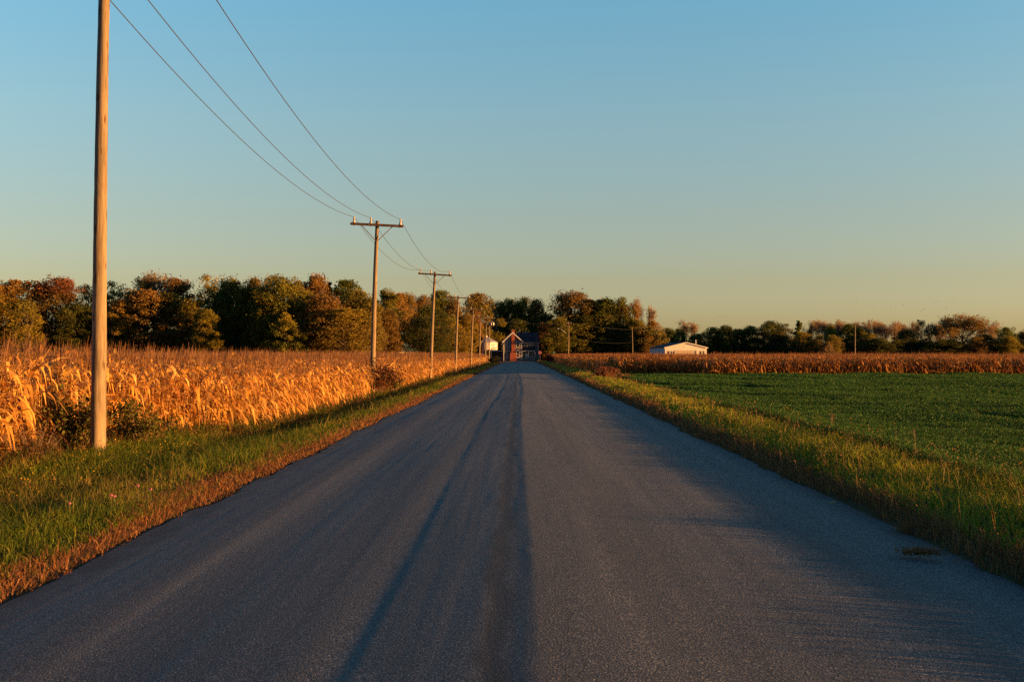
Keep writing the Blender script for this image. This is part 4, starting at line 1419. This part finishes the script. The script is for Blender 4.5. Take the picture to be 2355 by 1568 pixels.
# ------------------------------------------------------------------ grain bin
def corrugated(name, c, metallic, freq, axis_='Z', rough=0.35):
    m, nt, out = new_mat(name)
    b = N(nt, 'ShaderNodeBsdfPrincipled')
    b.inputs['Roughness'].default_value = rough
    b.inputs['Metallic'].default_value = metallic
    sp = N(nt, 'ShaderNodeSeparateXYZ')
    L(nt, objcoord(nt), sp.inputs[0])
    s = math_node(nt, 'SINE', math_node(nt, 'MULTIPLY', sp.outputs[axis_], freq))
    f = noise(nt, objcoord(nt), 0.9, 4)
    L(nt, ramp(nt, f, [(0.3, tuple(x*0.88 for x in c)), (0.7, tuple(min(1, x*1.08) for x in c))]), b.inputs['Base Color'])
    bp = N(nt, 'ShaderNodeBump')
    bp.inputs['Distance'].default_value = 0.012
    L(nt, s, bp.inputs['Height'])
    L(nt, bp.outputs[0], b.inputs['Normal'])
    L(nt, b.outputs[0], out.inputs[0])
    return m
M_BIN = corrugated('bin_steel', (0.70, 0.71, 0.72), 0.35, 60)
M_BINROOF = corrugated('bin_roof_steel', (0.55, 0.57, 0.60), 0.45, 20, 'X')

bin_root = empty('grain_bin', (px(1118, 322), 322, -0.12))
b = MB(); b.lathe([(3.42, 0), (3.42, 5.35)], 40); b.build('bin_wall', M_BIN, bin_root)
b = MB(); b.lathe([(3.60, 5.34), (3.60, 5.40), (0.45, 7.05), (0.45, 7.10)], 40); bro = b.build('roof', M_BINROOF, bin_root)
b = MB(); b.lathe([(0.40, 7.09), (0.42, 7.32), (0.1, 7.45)], 16); b.build('roof_cap', M_BINROOF, bro)
for k in range(16):
    a = 2*PI*k/16
    b = MB(); b.tube([(3.6*math.cos(a), 3.6*math.sin(a), 5.43), (0.46*math.cos(a), 0.46*math.sin(a), 7.08)], 0.045, 5); b.build('roof_rib', M_BINROOF, bro)
b = MB(); b.box(0.15, 1.65, -3.62, -3.05, 0.0, 3.2); b.build('door', plain('dark_doorway', (0.03, 0.032, 0.035), 0.7), bin_root)  # dark box stands in for an open doorway, its shade put in the colour
tag(bin_root, 'round corrugated steel grain bin left of the house', 'grain bin')

# ------------------------------------------------------------------ teal shed and white garage
M_TEAL = corrugated('teal_roof_sheet', (0.055, 0.10, 0.105), 0.1, 22, 'X', 0.55)
M_CREAM = siding('cream_boards', (0.62, 0.58, 0.48), 0.2)
M_PALE = siding('pale_siding', (0.70, 0.68, 0.64), 0.2)

def build_shed():
    Y = 282
    root = empty('shed', (px(906, Y), Y, -0.12), (0, 0, R(-38)))
    W, D, ez, rz = 7.0, 9.0, 2.75, 4.85
    w = MB(); w.prism([(-W/2, 0), (W/2, 0), (W/2, ez), (0, rz-0.1), (-W/2, ez)], -D/2, D/2); w.build('wall', M_CREAM, root)
    r = MB()
    k = (rz-ez)/(W/2)
    for s in (-1, 1):
        r.prism([(0, rz+0.02), (0, rz+0.14), (s*(W/2+0.5), ez-0.5*k+0.14), (s*(W/2+0.5), ez-0.5*k+0.02)][::s], -D/2-0.5, D/2+0.5)
    r.build('roof', M_TEAL, root)
    t = MB()
    for s in (-1, 1):
        t.prism([(0, rz+0.145), (0, rz-0.12), (s*(W/2+0.52), ez-0.52*k-0.12), (s*(W/2+0.52), ez-0.52*k+0.145)][::s], -D/2-0.56, -D/2-0.505)
    t.build('fascia', M_WHITE, root)
    tag(root, 'teal roofed shed with a cream gable half hidden by the round tree', 'shed')
build_shed()

def build_garage():
    Y = 300
    X0 = px(1577, Y)
    root = empty('garage', (X0, Y, -0.12), (0, 0, R(9)))
    W, D, ez, rz = 12.0, 15.0, 3.75, 5.15
    k = (rz-ez)/(W/2)
    w = MB(); w.prism([(-W/2, 0), (W/2, 0), (W/2, ez), (0, rz-0.08), (-W/2, ez)], 0, D); w.build('wall', M_PALE, root)
    r = MB()
    for s in (-1, 1):
        r.prism([(0, rz+0.02), (0, rz+0.13), (s*(W/2+0.3), ez-0.3*k+0.13), (s*(W/2+0.3), ez-0.3*k+0.02)][::s], -0.25, D+0.3)
    rf = r.build('roof', M_ROOF, root)
    t = MB()
    for s in (-1, 1):
        t.prism([(0, rz+0.135), (0, rz-0.12), (s*(W/2+0.32), ez-0.32*k-0.12), (s*(W/2+0.32), ez-0.32*k+0.135)][::s], -0.31, -0.255)
    t.build('fascia', M_WHITE, root)
    d = MB(); d.box(-2.9, 2.2, -0.06, -0.003, 0, 3.0)
    for z in (0.75, 1.5, 2.25):
        d.box(-2.85, 2.15, -0.075, -0.061, z-0.02, z+0.02)
    gd = d.build('overhead_door', plain('beige_door', (0.46, 0.39, 0.30), 0.6, 0.08), root)
    d = MB(); d.box(-3.06, -2.91, -0.08, -0.003, 0, 3.15); d.box(2.21, 2.36, -0.08, -0.003, 0, 3.15); d.box(-2.91, 2.21, -0.08, -0.003, 3.01, 3.15); d.build('door_frame', M_WHITE, gd)
    d = MB(); d.box(2.5, 3.05, -0.05, -0.003, 0, 2.95); d.build('side_door', plain('slate_door', (0.10, 0.11, 0.13), 0.6), root)
    for x in (-5.2, -4.45, -3.75, 4.0, 4.9):
        window(root, x, x+0.45, 1.7, 2.8, 0, 0.09, False)
    g = MB(); g.box(-0.55, 0.55, -0.03, -0.003, 3.75, 4.25)
    g.build('gable_vent', M_WHITE, root)
    f = MB(); f.lathe([(0.11, 0), (0.11, 1.9), (0.0, 1.92)], 10, Matrix.Translation((3.5, 2.0, ez+0.3))); f.build('flue_pipe', M_WHITE, rf)
    tag(root, 'low white gabled garage with a wide beige door behind the right corn', 'garage')
build_garage()

# ------------------------------------------------------------------ signs by the crossing
M_SIGNRED = plain('sign_red', (0.55, 0.025, 0.04), 0.4, 0.08)
M_SIGNGREEN = plain('sign_green', (0.02, 0.22, 0.12), 0.4, 0.08)
def text_mesh(body, size, mat, name, parent, loc, rot):
    cu = bpy.data.curves.new(name, 'FONT')
    cu.body = body; cu.size = size; cu.extrude = 0.002
    cu.align_x = 'CENTER'; cu.align_y = 'CENTER'
    o = bpy.data.objects.new(name, cu)
    COL.objects.link(o)
    dg = bpy.context.evaluated_depsgraph_get()
    me = bpy.data.meshes.new_from_object(o.evaluated_get(dg))
    bpy.data.objects.remove(o)
    o = link(name, me, None, parent)
    me.materials.clear(); me.materials.append(mat)
    o.location = loc; o.rotation_euler = rot
    return o

sx = px(1242, 268)
stop = empty('stop_sign', (sx, 268, -0.12))
b = MB(); b.box(-0.04, 0.04, 0.02, 0.08, 0, 2.75); b.build('post', M_STEEL, stop)
b = MB()
ring = [(0.42*math.cos(R(22.5+45*k)), 2.32+0.42*math.sin(R(22.5+45*k))) for k in range(8)]
b.prism(ring, -0.012, 0.012); b.build('sign_face', M_SIGNRED, stop)
b = MB()
ro = [(0.405*math.cos(R(22.5+45*k)), 2.32+0.405*math.sin(R(22.5+45*k))) for k in range(8)]
ri = [(0.375*math.cos(R(22.5+45*k)), 2.32+0.375*math.sin(R(22.5+45*k))) for k in range(8)]
b.add([(x, -0.0145, z) for x, z in ro]+[(x, -0.0145, z) for x, z in ri], [(k, (k+1) % 8, 8+(k+1) % 8, 8+k) for k in range(8)])
b.build('sign_border', M_WHITE, stop)
text_mesh('STOP', 0.30, M_WHITE, 'lettering', stop, (0, -0.016, 2.32), (R(90), 0, 0))
tag(stop, 'red octagonal stop sign at the right road end by the house', 'stop sign')

st = empty('street_name_sign', (px(1274, 268), 268, -0.12))
b = MB(); b.tube([(0, 0, 0), (0, 0, 2.62)], 0.035, 8); b.build('post', M_STEEL, st)
b = MB(); b.box(-0.55, 0.55, -0.01, 0.01, 2.30, 2.52); b.build('sign_blade', M_SIGNGREEN, st)
b = MB(); b.box(-0.012, 0.012, -0.45, 0.45, 2.53, 2.75); b.build('sign_blade', M_SIGNGREEN, st)
tag(st, 'green street name sign above the corn right of the stop sign', 'street sign')

# ------------------------------------------------------------------ roadside bushes and weeds
def leafy_bush(name, cat, loc, w, h, pal, label, nleaf, size, stems=12, twiggy=0.6, group=None):
    rg = np.random.default_rng(int(abs(loc[0]*91+loc[1]*13)))
    root = empty(name, loc)
    ends = []
    segs = []
    for k in range(stems):
        a = rg.uniform(-PI, PI); q = math.sqrt(rg.random())
        e = Vector((math.cos(a)*q*w*0.5, math.sin(a)*q*w*0.5, h*rg.uniform(0.55, 1.0)*(1-0.45*q*q)))
        s = Vector((math.cos(a)*q*w*0.16, math.sin(a)*q*w*0.16, -0.05))
        m_ = s.lerp(e, 0.5) + Vector((0, 0, h*0.08))
        segs += [(s, m_, 0.014, 0.010), (m_, e, 0.010, 0.004)]
        for t in np.linspace(0.3, 1.0, 6):
            p = s.lerp(m_, t*2) if t < 0.5 else m_.lerp(e, t*2-1)
            ends.append(p)
            d = Vector((rg.normal()*0.7, rg.normal()*0.7, 0.5)).normalized()
            q2 = p + d*h*0.16
            segs.append((p, q2, 0.005, 0.002)); ends.append(q2)
    sm = limbs_mesh(segs, 'stems', 4)
    sm.materials.append(M_BARK)
    link('stems', sm, None, root)
    E = np.array([list(e) for e in ends])
    c = E[rg.integers(0, len(E), nleaf)] + rg.normal(0, 1, (nleaf, 3))*np.array([w, w, h])*0.055
    c[:, 2] = np.abs(c[:, 2])
    P = leafcards(c, rg.normal(size=(nleaf, 3)) + np.array([0.2, -0.2, 0.3]), size*rg.uniform(0.5, 1.4, nleaf), twiggy)
    lv = quad_mesh('leaves', P, {'col': pick(pal, nleaf)})
    lv.materials.append(M_BUSH)
    link('leaves', lv, None, root)
    return tag(root, label, cat, group)

WEED = [(3, (0.075, 0.085, 0.014)), (2, (0.115, 0.11, 0.018)), (1, (0.17, 0.095, 0.025))]
RUSTY = [(3, (0.13, 0.045, 0.022)), (2, (0.085, 0.055, 0.02)), (2, (0.18, 0.075, 0.03)), (1, (0.05, 0.055, 0.016))]
leafy_bush('bush', 'bush', (-9.1, 21.9, -0.16), 1.5, 1.45, WEED, 'dark green weedy bush against the corn left of the nearest pole', 2600, 0.075, 18, group='roadside bushes')
leafy_bush('bush', 'bush', (-8.3, 23.6, -0.16), 1.5, 0.95, WEED, 'low green weedy bush right behind the nearest pole foot', 1700, 0.075, 14, group='roadside bushes')
leafy_bush('weed_clump', 'weeds', (-9.0, 20.0, -0.16), 1.4, 0.75, [(2, (0.16, 0.075, 0.035)), (1, (0.09, 0.06, 0.02))], 'reddish brown dead weeds left of the nearest pole foot', 1400, 0.055, 22, 0.25, group='roadside bushes')
leafy_bush('bush', 'bush', (-7.95, 59.0, -0.30), 3.1, 2.0, RUSTY, 'red brown leafy bush wrapped round the second pole foot', 5200, 0.12, 34, group='roadside bushes')
leafy_bush('bush', 'bush', (-7.1, 60.2, -0.14), 1.5, 0.75, WEED, 'low green weeds in front of the red brown bush', 900, 0.11, 10, group='roadside bushes')
leafy_bush('bush', 'bush', (px(1390, 82), 82, -0.14), 2.0, 1.15, [(3, (0.22, 0.085, 0.04)), (2, (0.17, 0.07, 0.03)), (1, (0.10, 0.07, 0.025))], 'rusty red rounded bush beside the green crop before the right corn', 1800, 0.12, 18, group='roadside bushes')
leafy_bush('bush', 'bush', (px(1428, 84), 84, -0.14), 2.2, 0.5, [(2, (0.24, 0.13, 0.06)), (1, (0.12, 0.09, 0.03))], 'low tan weeds right of the rusty red rounded bush', 900, 0.12, 14, group='roadside bushes')
leafy_bush('bush', 'bush', (px(1262, 240), 240, -0.14), 3.2, 2.2, [(3, (0.09, 0.035, 0.02)), (2, (0.05, 0.04, 0.015))], 'dark red bush by the road below the stop sign', 1500, 0.25, 18, group='roadside bushes')
leafy_bush('bush', 'bush', (px(1137, 246), 246, -0.14), 3.0, 1.5, [(3, (0.03, 0.035, 0.012)), (1, (0.06, 0.04, 0.015))], 'dark bush at the left road end beneath the corner pole', 1300, 0.25, 16, group='roadside bushes')

# ------------------------------------------------------------------ flowers, tufts and litter by the road
def flower_heads(label, pts, cols, size, stem_h):
    n = len(pts)
    P = []; C = []
    z = ground_z(pts[:, 0], pts[:, 1])
    top = np.stack([pts[:, 0], pts[:, 1], z+stem_h], -1)
    b0 = np.stack([pts[:, 0], pts[:, 1], z], -1)
    Pb, Cb = blades(b0, stem_h, np.full(n, 0.006), rng.uniform(0, 0.15, n), rng.uniform(0, 0.05, n), rng.uniform(-PI, PI, n), pick([(1, (0.10, 0.11, 0.03))], n))
    P.append(Pb); C.append(Cb)
    for k in range(5):
        c = top + rng.normal(0, 1, (n, 3))*np.array([0.03, 0.03, 0.045])
        P.append(leafcards(c, rng.normal(size=(n, 3)), size*rng.uniform(0.6, 1.3, n), 0.8)); C.append(pick(cols, n))
    o = link('wildflowers', quad_mesh('wildflowers', np.concatenate(P), {'col': np.concatenate(C)}), M_GRASS)
    tag(o, label, 'wildflowers', kind='stuff')
n = 130
p = np.stack([rng.uniform(-8.4, -5.6, n), 12 + 14*rng.random(n)**1.3], -1)
p = p[p[:, 0] > corn_edge_left(p[:, 1]) + 0.2]
flower_heads('small yellow flowers dotted through the tall grass before the nearest pole', p, [(3, (0.55, 0.36, 0.03)), (1, (0.40, 0.25, 0.05))], 0.022, rng.uniform(0.28, 0.58, len(p)))
n = 45
p = np.stack([rng.uniform(5.4, 7.2, n), 7 + 22*rng.random(n)], -1)
flower_heads('small ochre flower heads along the edge of the green crop', p, [(2, (0.50, 0.28, 0.04)), (1, (0.35, 0.16, 0.05))], 0.022, rng.uniform(0.35, 0.6, n))

M_CLOVER = leaf_mat('clover_pink', 0.3)
def clover(x, y, h, label):
    g = float(ground_z(x, y))
    root = empty('clover_flower', (x, y, g))
    b = MB(); b.tube([(0, 0, 0), (0.01, 0, h*0.6), (0.0, 0.01, h)], 0.003, 5); b.build('stem', plain('clover_stem', (0.08, 0.11, 0.03)), root)
    rg = np.random.default_rng(int(x*-100))
    n = 60
    d = norm(rg.normal(size=(n, 3)))
    P = leafcards(np.array([0, 0.01, h]) + d*np.array([0.02, 0.02, 0.018]), d, np.full(n, 0.016), 0.5)
    me = quad_mesh('petals', P, {'col': pick([(2, (0.50, 0.16, 0.30)), (1, (0.60, 0.30, 0.40))], n)})
    me.materials.append(M_CLOVER)
    link('petals', me, None, root)
    tag(root, label, 'flower', 'clover flowers in the left verge')
def gp(x, y, h=1.9):
    Y = h*F/(y-814.5)
    return px(x, Y), Y
for (x, y, lab) in ((254, 1112, 'pair leading pink clover flower in the left grass'), (262, 1113, 'second of two adjoining pink clover flowers in the left grass'),
                    (316, 1092, 'pink clover flower farther back in the left grass'), (345, 1098, 'small pink clover nearest the dead grass rim'), (158, 1132, 'mauve clover flower lowest and left in the grass')):
    X, Y = gp(x, y, 1.6)
    clover(X, Y, 0.27, lab)

def tuft(name, cat, x, y, n, h, pal, label, spread, lean, wd):
    g = 0.0
    a = rng.uniform(-PI, PI, n)
    base = np.stack([x+rng.normal(0, spread[0], n), y+rng.normal(0, spread[1], n), np.zeros(n)], -1)
    base[:, 2] = ground_z(base[:, 0], base[:, 1]) + 0.02
    base[:, 2] = np.where((base[:, 0] > -4.2) & (base[:, 0] < 4.25), -0.12, base[:, 2])
    P, C = blades(base, h*rng.uniform(0.5, 1.2, n), np.full(n, wd), rng.uniform(0, lean, n), rng.uniform(0.2, 0.9, n), a, pick(pal, n))
    o = link(name, quad_mesh(name, P, {'col': C}), M_GRASS)
    return tag(o, label, cat)
tuft('dead_grass_clump', 'dead grass', 3.86, 10.45, 220, 0.08, G_DEAD, 'flat clump of dead grass lying on the right of the asphalt', (0.11, 0.06), 2.2, 0.010)
tuft('grass_tuft', 'grass tuft', 5.95, 11.6, 260, 0.36, [(2, (0.14, 0.17, 0.035)), (1, (0.22, 0.20, 0.05))], 'big tuft of long green grass on the right verge', (0.22, 0.30), 0.9, 0.011)
b = MB()
b.add([(0, 0, 0.004), (0.045, 0.02, 0.02), (0.075, 0.0, 0.012), (0.10, 0.03, 0.035), (0.06, 0.07, 0.03), (0.02, 0.06, 0.018)], [(0, 1, 5), (1, 4, 5), (1, 2, 3), (1, 3, 4)])
lf = b.build('fallen_leaf', plain('yellow_leaf', (0.42, 0.30, 0.06), 0.6), None, (3.93, 13.75, -0.10))
tag(lf, 'small yellow fallen leaf at the right edge of the asphalt', 'leaf')

# tall single stalks in the right verge, whose shadows reach over the road
for i, (x, y, h, lab) in enumerate(((6.4, 17.6, 0.66, 'taller dry stalk at the edge of the green crop'), (6.55, 12.4, 0.55, 'dry branched stalk near the big green tuft'), (6.9, 24.0, 0.6, 'dry stalk farthest up the right verge'))):
    root = empty('dry_stalk', (x, y, float(ground_z(x, y))))
    segs = []
    rg = random.Random(i+3)
    tips = grow(segs, Vector((0, 0, -0.03)), Vector((0.08, 0, 1)).normalized(), h*0.45, 0.006, 3, rg, 0.28, 0.5, (1, 3), 0.6)
    sm = limbs_mesh(segs, 'stem', 4); sm.materials.append(M_TWIG); link('stem', sm, None, root)
    T = np.array([list(t) for t in tips])
    T = np.repeat(T, 3, 0) + rng.normal(0, 0.016, (len(T)*3, 3))
    hd = quad_mesh('seed_head', leafcards(T, rng.normal(size=T.shape), np.full(len(T), 0.014), 0.7), {'col': pick([(1, (0.24, 0.13, 0.06))], len(T))})
    hd.materials.append(M_GRASS); link('seed_head', hd, None, root)
    tag(root, lab, 'dry stalk', 'dry stalks in the right verge')

# ------------------------------------------------------------------ birds far over the right wood line
M_BIRD = plain('bird_feathers', (0.05, 0.05, 0.05), 0.8)
def bird(x, y, Y, a):
    b = MB()
    vs = [(-0.17, 0, 0.0), (-0.05, 0.03, 0.035), (0.08, 0.035, 0.04), (0.17, 0.0, 0.02), (-0.05, -0.03, 0.035), (0.08, -0.035, 0.04), (0.0, 0.0, -0.045), (-0.24, 0.03, 0.01), (-0.24, -0.03, 0.01),
          (0.03, 0.18, 0.12), (-0.03, 0.36, 0.06), (0.03, -0.18, 0.12), (-0.03, -0.36, 0.06)]
    fs = [(3, 2, 5), (2, 1, 4, 5), (1, 0, 4), (3, 6, 2), (3, 5, 6), (2, 6, 1), (5, 4, 6), (1, 6, 0), (4, 0, 6), (0, 1, 7), (0, 8, 4), (1, 2, 9), (1, 9, 10), (4, 11, 5), (4, 12, 11)]
    b.add(vs, fs)
    o = b.build('bird', M_BIRD, None, (px(x, Y), Y, pz(y, Y)))
    o.rotation_euler = (0, 0, a)
    tag(o, 'tiny dark bird in the loose flock high over the right wood line', 'bird', 'birds flying over the right wood line')
for i, (x, y) in enumerate(((1968, 693), (2004, 705), (2047, 709), (2123, 711), (2174, 708), (2192, 699), (2115, 715), (2147, 699), (2156, 693), (2077, 701), (1655, 728), (1662, 729))):
    bird(x, y, 330, i*1.3)
